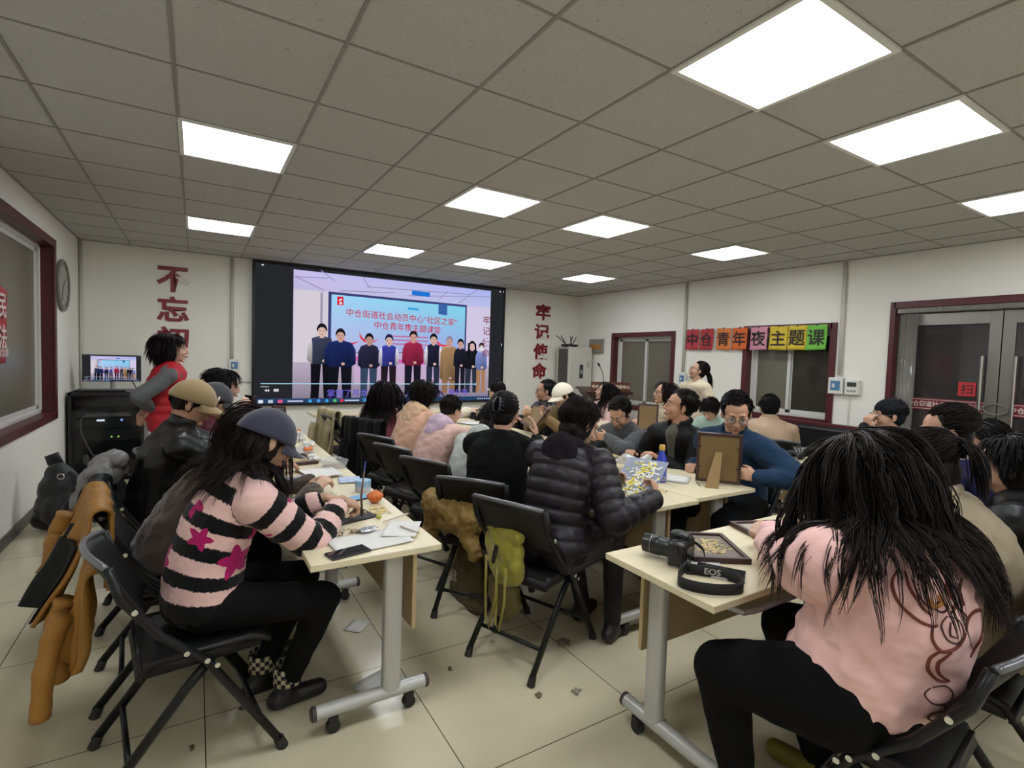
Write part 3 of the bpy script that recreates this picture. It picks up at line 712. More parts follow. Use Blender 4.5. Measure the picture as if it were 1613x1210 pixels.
# ---------------------------------------------------------------- folding chair
M_ctube = mat('black_steel_tube', '#121315', 0.4, 0.0, spec=.3)
M_cshell = mat('black_moulded_shell', '#101012', 0.5, bump=(260, .12, .001), spec=.35)
M_crim = mat('grey_back_rim', '#6b6b70', 0.3, 0.5)
M_rivet = mat('bright_rivet', '#cfcfca', 0.25, 0.9)
CHAIR = None
def make_chair():
    t = thing('folding_chair', '', 'chair', (0, 0, 0), 0, 'black folding chairs')
    for s in (-1, 1):
        x = s*.215
        b = MB(); b.tube([(x*.97, -.265, .80), (x*.99, -.235, .70), (x, -.13, .55), (x, 0, .425), (x*1.0, .245, .025)], .0145, 10, flat=1.25)
        lg = b.build('front_leg', M_ctube, t, True)
        MB().tube([(x, .236, .042), (x, .252, .0)], [.018, .021], 10).build('rubber_foot', M_rub, lg, 'auto')
        x2 = s*.190
        b = MB(); b.tube([(x2, .02, .415), (x2, -.06, .33), (x2, -.295, .03)], .0135, 10, flat=1.25)
        lg = b.build('rear_leg', M_ctube, t, True)
        MB().tube([(x2, -.285, .042), (x2, -.302, .0)], [.017, .020], 10).build('rubber_foot', M_rub, lg, 'auto')
        for (y, z) in ((.0, .43), (-.06, .475), (.03, .405), (-.20, .655)): MB().cyl((x+s*.012, y, z), (x+s*.020, y, z), .009, 10).build('rivet', M_rivet, t, 'auto')
    MB().tube([(-.19, -.215, .13), (.19, -.215, .13)], .010, 8).build('stretcher', M_ctube, t, True)
    MB().tube([(-.215, .18, .13), (.215, .18, .13)], .010, 8).build('stretcher', M_ctube, t, True)
    b = MB()
    def seat(u, v):
        a = abs(u-.5)*2; e = abs(v-.5)*2
        return ((u-.5)*.40*(1-.06*(1-v)), -.19+.40*v, .452-.010*(1-a*a)*(1-e*e)-.028*max(0, v-.86)/.14-.05*(max(0, .1-v)/.1)**2)
    b.grid(seat, 16, 16, .016); b.bx((-.185, -.17, .405), (-.165, .18, .446)); b.bx((.165, -.17, .405), (.185, .18, .446)); b.bx((-.18, -.19, .395), (.18, -.175, .44))
    b.build('seat', M_cshell, t, True)
    b = MB()
    def back(u, v):
        a = (u-.5)*2; z = .565+.255*v-.02*v*a*a
        return (a*.205, -.145-.125*v-.055*(1-a*a)*(.4+.6*v), z+.0)
    b.grid(back, 18, 8, .014)
    bk = b.build('backrest', M_cshell, t, True)
    b = MB(); b.tube([np.array(back(u, 1.0))+np.array([0, 0, .004]) for u in np.linspace(0, 1, 19)], .011, 8)
    b.build('top_rim', M_crim, bk, True)
    return t
CHAIR0 = make_chair(); CHAIR_USED = [False]
def chair(lab, x, y, deg):
    rz = math.radians(deg)-PI/2
    if not CHAIR_USED[0]:
        CHAIR_USED[0] = True; o = CHAIR0; o.location = (x, y, 0); o.rotation_euler = (0, 0, rz); o['label'] = lab; return o
    return dup(CHAIR0, (x, y, 0), rz, lab)

# ---------------------------------------------------------------- server rack with monitor
def rack():
    t = thing('equipment_rack', 'black equipment rack with smoked glass door in the left corner', 'cabinet', (-.74, 4.0, 0))
    b = MB(); w, d, h = .33, .30, .98
    b.bx((-w, -d, .03), (-w+.03, d, h)); b.bx((w-.03, -d, .03), (w, d, h)); b.bx((-w, -d, h-.04), (w, d, h)); b.bx((-w, -d, .03), (w, d, .07)); b.bx((-w, d-.02, .03), (w, d, h))
    for x in (-w+.05, w-.05):
        for y in (-d+.05, d-.05): b.cyl((x, y, 0), (x, y, .03), .02, 10)
    b.build('carcass', mat('black_powder_coat', '#131418', .35), t, bevel=.004)
    MB().bx((-w+.03, -d+.02, .07), (w-.03, -d+.03, .97-.03)).build('glass_door', mat('smoked_glass', '#15161a', .05, alpha=.28, spec=.8), t)
    M_eq = mat('black_equipment', '#17181b', .45)
    def eq(name, z, hh, dd=.40): return MB().bx((-w+.05, -d+.08, z), (w-.05, -d+.08+dd, z+hh)).build(name, M_eq, t, bevel=.003)
    eq('blank_unit', .82, .09); e = eq('mixer_shelf', .70, .07)
    b = MB(); b.bx((-.2, -d+.075, .705), (.2, -d+.08, .735)); q = b.build('silver_strip', mat('dull_silver', '#8a8a84', .4, .5), e)
    b = MB()
    for k in range(16): b.bx((-.19+k*.025, -d+.07, .737), (-.19+k*.025+.012, -d+.08, .747))
    tag(b.build('jack_row', M_rivet, e), kind='stuff')
    e = eq('amplifier', .58, .10)
    MB().bx((-.10, -d+.076, .655), (-.03, -d+.08, .675)).build('lit_display', emis('white_led', '#e8f2ff', 1.6), e)
    MB().cyl((.12, -d+.079, .665), (.12, -d+.074, .665), .012, 12).build('lit_knob', emis('blue_led', '#8fb8ff', 1.6), e)
    e = eq('receiver', .44, .12)
    for x in (.03, .09): MB().cyl((x, -d+.079, .48), (x, -d+.075, .48), .009, 10).build('green_led', emis('green_led', '#a8e85a', 1.5), e)
    eq('power_unit', .09, .12)
    MB().tube([(-.2, -d+.06, .72), (-.235, -d+.05, .68), (-.23, -d+.045, .55), (-.18, -d+.045, .40), (-.13, -d+.045, .29), (-.05, -d+.045, .255), (.03, -d+.05, .27), (.07, -d+.055, .22)], .008, 8).build('cable', mat('grey_cable', '#7a7a78', .5), t, True)
    MB().ell((-.19, -d+.06, .24), (.03, .008, .06)).build('cable_coil', mat('grey_cable', '#7a7a78', .5), t, True)
    return t
rack()
t = thing('monitor', 'small computer monitor on the equipment rack repeating the group photo', 'monitor', (-.72, 3.95, 0))
w, z0, z1 = .265, 1.085, 1.385
MB().bx((-w, -.012, z0), (w, .025, z1)).build('case', M_black, t, bevel=.004)
pm = PICTURE.copy(); COL.objects.link(pm); pm.name = 'screen_picture'; pm.parent = t; pm.scale = (w*2*.97/4, .1, (z1-z0)*.96/2); pm.location = (-w*.97, -.0128, z0+.006)
b = MB(); b.cyl((0, .02, 1.0), (0, .02, z0+.05), .022, 12); b.lathe([(.09, 0), (.09, .008), (.03, .014)], (0, .02, .982)); b.build('stand', mat('grey_plastic', '#8d8d8a', .4), t, 'auto')
tag(MB().bx((-.22, -.07, 0), (.22, .07, .018)).build('keyboard', M_black, None, bevel=.006, loc=(-.80, 3.80, .982)), 'black keyboard lying on the equipment rack before the monitor', 'keyboard')
tag(MB().tube([(-.60, 3.99, 1.16), (-.55, 4.0, 1.10), (-.50, 3.9, 1.02), (-.44, 3.8, .99), (-.40, 3.74, .92)], .006, 6).build('monitor_cable', M_black, None, True), 'black cable hanging from the monitor over the rack edge', 'cable')

# ---------------------------------------------------------------- lectern with sign and gooseneck microphone
def lectern():
    t = thing('lectern', 'dark wood lectern with a lettered sign across its top, in the far right corner', 'lectern', (5.78, 3.02, 0), -.32)
    M = mat('dark_red_wood', '#3a1e1a', .35, var=(5, .2), stretch=(6, 6, 1))
    MB().prism([(-.28, 0), (.28, 0), (.24, .12), (.24, .86), (.36, .98), (.36, 1.0), (-.36, 1.0), (-.36, .98), (-.24, .86), (-.24, .12)], -.2, .2).build('stand', M, t, bevel=.005)
    MB().box((0, 0, 1.02), (.80, .50, .035), (.12, 0, 0)).build('slanted_top', M, t, bevel=.004)
    s = MB().box((0, -.27, 1.095), (.66, .025, .15), (-.1, 0, 0)).build('sign_board', mat('red_brown_sign', '#5a2a1c', .4), t, bevel=.004)
    text('sign_lettering', '中仓街道社会动员中心', .066, mat('cream_lettering', '#e0d3bd', .5), s, (0, -.286, 1.095), (PI/2-.1, 0, 0), .001, .0012, .98)
lectern()
t = thing('gooseneck_microphone', 'black gooseneck microphone rising above the lectern sign', 'microphone', (5.80, 3.06, 1.04))
MB().lathe([(.05, 0), (.05, .02), (.03, .03)]).build('base', M_black, t, 'auto')
MB().tube([(0, 0, .02), (0, 0, .12), (-.01, 0, .22), (-.05, 0, .31), (-.10, 0, .38)], .006, 8).build('gooseneck', M_black, t, True)
MB().cap((-.10, 0, .38), (-.125, 0, .41), .016, .018).build('capsule', M_black, t, True)
# ---------------------------------------------------------------- air conditioner tower and router
t = thing('air_conditioner', 'tall off-white floor air conditioner in the far right corner', 'air conditioner', (6.10, 4.24, 0), .0)
MB().bx((-.26, -.20, 0), (.26, .20, 1.74)).build('body', mat('off_white_enamel', '#c6c4b8', .4), t, bevel=.015)
MB().bx((-.24, -.212, .10), (.24, -.2, .95)).build('intake_panel', mat('off_white_enamel', '#c6c4b8', .4), t, bevel=.004)
MB().bx((-.25, -.212, .99), (.25, -.2, 1.70)).build('front_panel', mat('off_white_enamel', '#c6c4b8', .4), t, bevel=.004)
MB().bx((-.03, -.218, 1.17), (.05, -.212, 1.42)).build('control_window', mat('dark_control_window', '#33383a', .15), t, bevel=.002)
MB().bx((-.01, -.221, 1.25), (.03, -.218, 1.33)).build('buttons', mat('grey_buttons', '#8c8f8c', .4), t)
MB().bx((.14, -.214, 1.36), (.21, -.212, 1.48)).build('energy_label', mat('pale_label', '#a8aca6', .5), t)
MB().bx((-.275, -.15, .05), (-.26, .12, 1.70)).build('side_grille', mat('dark_side_grille', '#4a4a48', .5), t, bevel=.003)
t = thing('router', 'dark router with many raised antennas on top of the air conditioner', 'router', (5.93, 4.17, 1.74))
MB().bx((-.13, -.09, .012), (.13, .09, .045)).build('case', M_black, t, bevel=.006)
for x in (-.1, .1): MB().bx((x-.012, -.08, 0), (x+.012, .08, .012)).build('foot', M_rub, t)
for k, (x, dx, dy) in enumerate(((-.12, -.22, .0), (-.11, -.16, -.06), (-.09, -.10, .02), (.02, .05, 0), (.06, .0, .03), (.10, .09, 0))):
    MB().tube([(x, -.05+.02*k, .04), (x+dx, -.05+.02*k+dy, .04+.15)], .008, 8).build('antenna', M_black, t, True)
# ---------------------------------------------------------------- dark upholstered bench under the second window
t = thing('bench', 'black leather bench with maroon top rail under the second window', 'bench', (5.95, -.45, 0), PI/2)
M_lea = mat('black_leather', '#1c1b1d', .35, bump=(18, .25))
MB().bx((-.75, -.30, .28), (.75, .26, .44)).build('seat', M_lea, t, bevel=.03)
MB().box((0, -.30, .62), (1.5, .10, .42), (-.12, 0, 0)).build('backrest', M_lea, t, bevel=.03)
MB().bx((-.78, -.37, .82), (.78, -.31, .865)).build('top_rail', M_maroon, t, bevel=.008)
for x in (-.68, .68):
    for y in (-.26, .22): MB().bx((x-.025, y-.025, 0), (x+.025, y+.025, .28)).build('leg', M_maroon, t)
# ---------------------------------------------------------------- backpack leaning on the left wall
def backpack():
    t = thing('backpack', 'black backpack standing on the floor against the left wall', 'backpack', (-.83, 2.02, 0), -.15)
    M = mat('black_nylon', '#16171d', .55, bump=(35, .3), sheen=.2)
    b = MB(); b.ell((0, 0, .17), (.19, .13, .17)); b.ell((-.01, 0, .30), (.15, .11, .20)); b.ell((-.03, 0, .42), (.09, .07, .12)); b.ell((.02, -.09, .17), (.14, .06, .13)); b.cap((-.13, 0, .08), (.13, 0, .08), .08)
    bake('body', b, M, t, .012, 6, [(.09, .025)])
    MB().tube([(-.07, .0, .52), (-.09, 0, .58), (-.05, .01, .60), (-.02, .01, .52)], .014, 8, flat=2).build('grab_handle', M, t, True)
    MB().tube([(.05, -.05, .46), (.13, -.07, .38), (.19, -.08, .25), (.22, -.08, .13), (.17, -.06, .06)], .012, 8, flat=2.4).build('shoulder_strap', M, t, True)
    MB().tube([(.10, .02, .42), (.2, .03, .28), (.24, .03, .12), (.24, -.02, .03)], .010, 8, flat=2.4).build('shoulder_strap', M, t, True)
    MB().tube([(.02+.022*math.cos(a), -.10, .44+.022*math.sin(a)) for a in np.linspace(0, 2*PI, 15)], .004, 6).build('ring', M_rivet, t, True)
    MB().box((.23, -.03, .045), (.05, .03, .03)).build('buckle', M_black, t, bevel=.004)
backpack()
# ================================================================== PEOPLE
def V3(*a): return np.array(a, float)
UP = V3(0, 0, 1)
def skin(col='#c39a80', nm='skin'): return mat(nm+col, col, .5, bump=(140, .06, .001), var=(9, .06), spec=.35)
M_eyew = mat('eye_white', '#cfc8c0', .25); M_iris = mat('dark_iris', '#140e0b', .2); M_brow = mat('dark_brow', '#1d1614', .7)
M_lip = mat('muted_lip', '#9a5a52', .45)
def hairmat(c): return mat('hair'+c, c, .5, bump=(220, .25, .002), stretch=(1, 1, .15), spec=.16)
def hand(mb, W, d, n, side, curl=(.5, .6, .5), k=1.0, spread=1.0):
    """palm, four unequal fingers and a thumb rooted in the side of the palm"""
    d = unit(d); n = unit(n-d*np.dot(n, d)); th = np.cross(d, n)*side
    off = [.029, .010, -.009, -.027]; fl = [.93, 1.05, .98, .78]; kd = [.084, .088, .084, .076]
    for i in range(4):
        K = W+(d*kd[i]+th*off[i])*k
        mb.cap(W+(th*off[i]*.55+d*.008)*k, K, .0155*k, .0118*k, 10)
        p = K; a = 0.
        for L, c, r0, r1 in zip((.042, .026, .021), curl, (.0098, .0086, .0078), (.0086, .0078, .0066)):
            a += c*(1+.12*i); q = p+(d*math.cos(a)+n*math.sin(a)+th*off[i]*2.2*spread*math.cos(a))*L*fl[i]*k
            mb.cap(p, q, r0*k, r1*k, 9); p = q
    mb.ell(W+d*.045*k, V3(.036, .046, .014)*k, np.stack([th, d, n], 1), 12, 8)
    b = W+(d*.022+th*.024)*k; m = b+(d*.62+th*.62+n*.30)*.042*k; t = m+(d*.85+th*.1+n*.45)*.036*k
    mb.cap(W+(d*.012+th*.012)*k, b, .016*k, .015*k, 9); mb.cap(b, m, .0145*k, .011*k, 9); mb.cap(m, t, .0105*k, .0082*k, 9)
def ik(S, T, a, b, pole):
    v = T-S; d = min(np.linalg.norm(v), (a+b)*.997); u = unit(v)
    x = (a*a-b*b+d*d)/(2*d); h = math.sqrt(max(1e-6, a*a-x*x)); p = unit(pole-u*np.dot(pole, u))
    return S+u*x+p*h, S+u*d
class Head:
    def __init__(s, c, f, yaw, pitch, roll, k):
        a = math.radians(f+yaw); p = math.radians(-pitch)
        s.f = V3(math.cos(a)*math.cos(p), math.sin(a)*math.cos(p), math.sin(p)); r = V3(math.sin(a), -math.cos(a), 0)
        u = np.cross(r, s.f); q = math.radians(roll); s.r = r*math.cos(q)+u*math.sin(q); s.u = np.cross(s.r, s.f)
        s.c = np.array(c, float); s.k = k; s.M = np.stack([s.r, s.f, s.u], 1)
    def p(s, x, y, z): return s.c+s.M @ (V3(x, y, z)*s.k)
    def loc(s, w): return (s.M.T @ (w-s.c))/s.k
def head_prims(b, H, male=False, fat=0.0):
    k = H.k; M = H.M
    E = lambda c, r: b.ell(H.p(*c), V3(*r)*k, M)
    E((0, -.012, .035), (.075, .095, .083)); E((0, .028, -.025), (.063+fat, .062, .082)); E((0, .030, -.072), (.050+fat, .050, .034))
    E((0, .068, -.098), (.022, .018, .017)); E((-.034, .060, -.030), (.028+fat, .026, .030)); E((.034, .060, -.030), (.028+fat, .026, .030))
    b.cap(H.p(-.036, .075, .030), H.p(.036, .075, .030), .0125*k); b.cap(H.p(0, .088, .014), H.p(0, .107, -.026), .0085*k, .0125*k)
    for s in (-1, 1): E((s*.012, .097, -.031), (.009, .010, .008))
    E((0, .086, -.060), (.025, .014, .013))
    for s in (-1, 1):
        b.ell(H.p(s*.079, -.012, -.006), V3(.010, .020, .033)*k, M @ rotm((.15, 0, -s*.35))); b.cap(H.p(s*.075, -.002, -.030), H.p(s*.079, -.006, -.034), .009*k)
def face_parts(H, body, base, look=(0, 0), closed=False):
    k = H.k
    for s in (-1, 1):
        b = MB(); b.ell(H.p(s*.031, .0815, .008)-base, V3(.0145, .0105, .0035 if closed else .0068)*k, H.M)
        o = b.build('eye', [M_eyew], body, True)
        b = MB(); b.ell(H.p(s*.031+look[0]*.005, .0885, .0075+look[1]*.003)-base, V3(.0068, .0048, .003 if closed else .0062)*k, H.M)
        b.tube([H.p(s*.031-.015, .0855, .008)-base, H.p(s*.031-.006, .0915, .0145)-base, H.p(s*.031+.006, .0915, .0145)-base, H.p(s*.031+.015, .0855, .009)-base], .0016*k, 5)
        b.build('iris', M_iris, o, True)
        b = MB(); b.tube([H.p(s*.014, .0885, .031)-base, H.p(s*.030, .0875, .036)-base, H.p(s*.048, .077, .031)-base], [.0026*k, .0034*k, .0015*k], 6); b.build('eyebrow', M_brow, body, True)
    b = MB(); b.tube([H.p(-.021, .0915, -.061)-base, H.p(-.008, .0995, -.058)-base, H.p(.008, .0995, -.058)-base, H.p(.021, .0915, -.061)-base], [.002*k, .0042*k, .0042*k, .002*k], 8)
    b.tube([H.p(-.018, .0915, -.064)-base, H.p(-.006, .099, -.067)-base, H.p(.006, .099, -.067)-base, H.p(.018, .0915, -.064)-base], [.002*k, .005*k, .005*k, .002*k], 8)
    b.build('lips', M_lip, body, True)

def tubes(parent, guides, m, r, nch, rad):
    """thin three-sided hairs clumped around every guide, one mesh"""
    VV = []; FF = []; n0 = 0; rg = np.random.default_rng(r.randrange(10**6))
    for P, cl in guides:
        S = len(P); T = np.gradient(P, axis=0); T /= np.linalg.norm(T, axis=1, keepdims=True)+1e-9
        ref = np.array([.31, .52, .79]); U = np.cross(T, ref); U /= np.linalg.norm(U, axis=1, keepdims=True)+1e-9; W_ = np.cross(T, U)
        t = np.linspace(0, 1, S)[:, None]; prof = (.30+.95*np.sin(PI*np.clip(.1+.85*t, 0, 1)))*cl; P0 = P; ti = np.linspace(0, 1, S)
        for c in range(nch):
            f_ = rg.uniform(.72, 1.0); P = np.stack([np.interp(ti*f_, ti, P0[:, j]) for j in range(3)], 1)
            a, q = rg.uniform(0, 6.28), math.sqrt(rg.uniform(0, 1)); tw = a+rg.normal(0, .5)*t
            C_ = P+(U*np.cos(tw)+W_*np.sin(tw))*q*prof
            rr = rad*(1-.75*t**3)*rg.uniform(.7, 1.25)
            for g in range(3):
                b_ = 2*PI*g/3; VV.append(C_+(U*math.cos(b_)+W_*math.sin(b_))*rr)
            # three rings of S verts each, stored side by side
            i = np.arange(S-1)
            for g in range(3):
                x, y = n0+g*S, n0+((g+1) % 3)*S
                FF.append(np.stack([x+i, x+i+1, y+i+1, y+i], 1))
            n0 += 3*S
    if not VV: return
    V = np.concatenate(VV); F = np.concatenate(FF); me = bpy.data.meshes.new('hair_strands')
    me.vertices.add(len(V)); me.vertices.foreach_set('co', V.ravel())
    me.loops.add(F.size); me.loops.foreach_set('vertex_index', F.ravel().astype(np.int32))
    me.polygons.add(len(F)); me.polygons.foreach_set('loop_start', np.arange(0, F.size, 4, dtype=np.int32))
    me.polygons.foreach_set('use_smooth', np.ones(len(F), bool))
    me.update(calc_edges=True); me.materials.append(m)
    o = bpy.data.objects.new('hair_strands', me); COL.objects.link(o); o.parent = parent; o['kind'] = 'stuff'

def hair(H, body, base, style, L, col, blockers, seed=1, n=260, bangs=False, off=(-.024, .010), tie=(0, -.105, .03), wave=.0, thick=1.0, side=0.0, cap_on=False):
    r = random.Random(seed); k = H.k; m = hairmat(col)
    C0 = V3(0, -.012+off[0], .035+off[1]); RR = V3(.083, .098, .087)*(.93 if cap_on else 1)
    if cap_on: off = (-.006, -.012); C0 = V3(0, -.018, .023)
    b = MB(); b.ell(H.p(*C0)-base, RR*k, H.M, 24, 16)
    low = {'short': .0, 'bowl': -.01, 'bob': -.06, 'long': -.06, 'pony': -.02, 'bun': -.02}.get(style, 0)
    b.ell(H.p(0, -.048, .0+low*.5)-base, V3(.078, .060, .075+abs(low)*.4)*k, H.M)
    if style in ('bob', 'long', 'bowl'):
        for s in (-1, 1): b.ell(H.p(s*.066, -.012, -.0+low*.4)-base, V3(.020, .048, .06+abs(low)*.4)*k, H.M)
    if style == 'bowl' or bangs: b.ell(H.p(0, .052, .062)-base, V3(.068, .040, .034)*k, H.M)
    o = bake('hair', b, m, body, .0065*k if n > 150 else .008*k, 5, [(.03, .010)])
    # strands: guide locks, each carrying a clump of thin hairs
    C1 = C0; R1 = RR+V3(.001, .001, .001); guides = []; nm_cap = cap_on; fringe = bangs or style == 'bowl'
    def push(w, slack):
        l = H.loc(w); q = (l-C1)/(R1+slack); d = np.linalg.norm(q)
        if d < 1: l = C1+(l-C1)/max(d, 1e-3); w = H.p(*l)
        if l[1] > .040 and abs(l[0]) < .072 and l[2] < (.050 if fringe else .088):
            if abs(l[0]) < .050 or style == 'short': return None
            l = l.copy(); l[0] = math.copysign(.074+slack, l[0]); w = H.p(*l)
        for c, rr in blockers:
            v = w-c; d = np.linalg.norm(v)
            if d < rr+slack: w = c+v/max(d, 1e-4)*(rr+slack)
        return w
    G = V3(0, 0, -1)
    def strand(w, d, length, steps, grav, slack, clump):
        pts = [w]; ph = r.random()*6
        for i in range(steps):
            d = unit(d*(1-grav)+G*grav+V3(r.gauss(0, 1), r.gauss(0, 1), r.gauss(0, .6))*.035)
            if wave:
                u, v = perp(d); d = unit(d+u*wave*math.sin(ph+i*.9)+v*wave*.7*math.cos(ph+i*.9))
            w2 = push(w+d*length/steps, slack)
            if w2 is None: break
            d = unit(w2-w+d*1e-4); w = w2; pts.append(w)
        if len(pts) > 2: guides.append((np.array(pts)-base, clump))
    ga = PI*(3-math.sqrt(5))
    for i in range(n):
        z = 1-(i+.5)/n*1.55; a = ga*i; q = math.sqrt(max(0, 1-z*z)); u = V3(q*math.cos(a), q*math.sin(a), z)
        l = C1+u*R1
        if l[1] > .02 and l[2] < (.062 if fringe else .086): continue
        if nm_cap and l[2] > (.020 if l[1] < .03 else -.2): continue
        w = H.p(*l); nrm = unit(H.M @ (u/R1)); sl = .003
        if style in ('pony', 'bun'):
            T = V3(*tie); pts = []
            for t in np.linspace(0, 1, 7):
                m_ = l*(1-t)+T*t; v = (m_-C1)/(R1+.003+.003*r.random()); dn = np.linalg.norm(v)
                pts.append(H.p(*(C1+(m_-C1)/dn if dn < 1 or t < .8 else m_)))
            guides.append((np.array(pts)-base, .008)); continue
        if bangs and l[1] > .028: dl = V3(l[0]*.5, .5, -1)
        elif style == 'short':
            if l[2] > .085: dl = V3(.8+.3*r.gauss(0, .5), (-.12 if l[1] > .0 else -.4), .1)
            else: dl = V3(.0, -.35 if l[1] > -.04 else 0, -.9)
        elif style == 'bowl': dl = V3(l[0], l[1]+.03, -.10)
        elif l[1] > .0: dl = V3(math.copysign(.10, l[0]-side), -.035, -.06)
        else: dl = V3(l[0]-side*.5, l[1]+.03, -.10)
        d = unit(H.M @ dl); d = unit(d-nrm*np.dot(d, nrm)*(.80 if style == 'short' and l[2] > .07 else .97))
        LL = {'short': .038 if l[2] > .06 else .026, 'bowl': .085, 'cap': .04}.get(style, L*(.78+.30*r.random()))
        if bangs and l[1] > .028: LL = .07
        strand(w, d, LL*k, max(3, int(LL/.026)), .06 if style == 'short' else .24, (.002+.004*r.random()) if LL < .1 else .004+.014*r.random()**1.5, .0075 if LL < .06 else .012)
    if style == 'pony':
        T = H.p(*tie)
        for i in range(46):
            d = unit(H.M @ V3(r.gauss(0, .16), -1, .15+r.gauss(0, .16)))
            strand(T+H.M @ V3(r.gauss(0, .008), 0, r.gauss(0, .008)), d, L*(.8+.3*r.random()), max(5, int(L/.028)), .42, .010+.012*r.random(), .010)
    tubes(o, guides, m, r, (16 if n >= 400 else 11 if n >= 280 else 7), .0017*thick if n >= 280 else .0024*thick)
    if style == 'bun':
        T = H.p(*tie); b2 = MB()
        for i in range(14):
            a0 = r.random()*6; b2.tube([T-base+H.M @ (V3(.030*math.cos(a0+t), -.022+.012*math.sin(3*t+i), .030*math.sin(a0+t))*k*(.7+.5*r.random())) for t in np.linspace(0, 4.2, 10)], .0085*k, 6)
        b2.build('hair_bun', m, o, True)
    return o
def cap_hat(H, body, base, col, nm, tilt=0.06, logo=None):
    m = mat('cap_'+nm, col, .8, bump=(300, .25, .001), sheen=.2); k = H.k
    def dome(u, v):
        a = 2*PI*u; z = v*PI/2*.985
        seam = 1+.010*abs(math.sin(3*a))**.3
        x, y, zz = .095*math.cos(z)*math.sin(a)*seam, .116*math.cos(z)*math.cos(a)*seam, .104*math.sin(z)
        y2 = y-.012; z2 = .026+zz-.03*(1-v)*(0.5-0.5*math.cos(a))*.9-tilt*y
        return H.p(x, y2, z2)-base
    b = MB(); b.grid(dome, 42, 12, .003); o = b.build('cap', m, body, True)
    def brim(u, v):
        t = (u-.5)*2.0; a = t*1.18
        y = .100*math.cos(a*.9)-.008; x = .090*math.sin(a)*(1+.0*v)
        yy = y+v*.078*math.cos(t*1.35)**.7 if abs(t) < 1 else y
        return H.p(x*(1+.03*v), yy, .026-tilt*yy-.018*v-.030*t*t*(.3+.7*v))-base
    b = MB(); b.grid(brim, 24, 8, .004); b.build('brim', m, o, True)
    b = MB(); b.ell(H.p(0, -.008, .126)-base, V3(.009, .009, .005)*k, H.M); b.V = [tuple(np.array(v)+H.u*.006) for v in b.V]; b.build('button', m, o, True)
    if logo:
        b = MB(); b.ell(H.p(.0, .104, .065)-base, V3(.012, .006, .014)*k, H.M); b.build('stitched_badge', mat('badge'+logo, logo, .7), o, True)
    return o
def glasses(H, body, base, col='#1c1a1a'):
    b = MB(); k = H.k
    for s in (-1, 1):
        b.tube([H.p(s*.034+.0245*math.cos(a), .1005-.004*abs(math.cos(a)), .004+.0185*math.sin(a))-base for a in np.linspace(0, 2*PI, 21)], .0019*k, 6)
        b.tube([H.p(s*.058, .097, .010)-base, H.p(s*.074, .070, .012)-base, H.p(s*.082, -.005, .010)-base, H.p(s*.079, -.022, -.008)-base], .0019*k, 6)
    b.tube([H.p(-.010, .102, .008)-base, H.p(0, .106, .011)-base, H.p(.010, .102, .008)-base], .0018*k, 6)
    o = b.build('glasses', mat('glasses'+col, col, .3), body, True)
    for s in (-1, 1):
        q = MB(); q.ell(H.p(s*.034, .0985, .004)-base, V3(.024, .001, .018)*k, H.M); q.build('lens', mat('lens', '#d8dcdc', .05, alpha=.14), o, True)

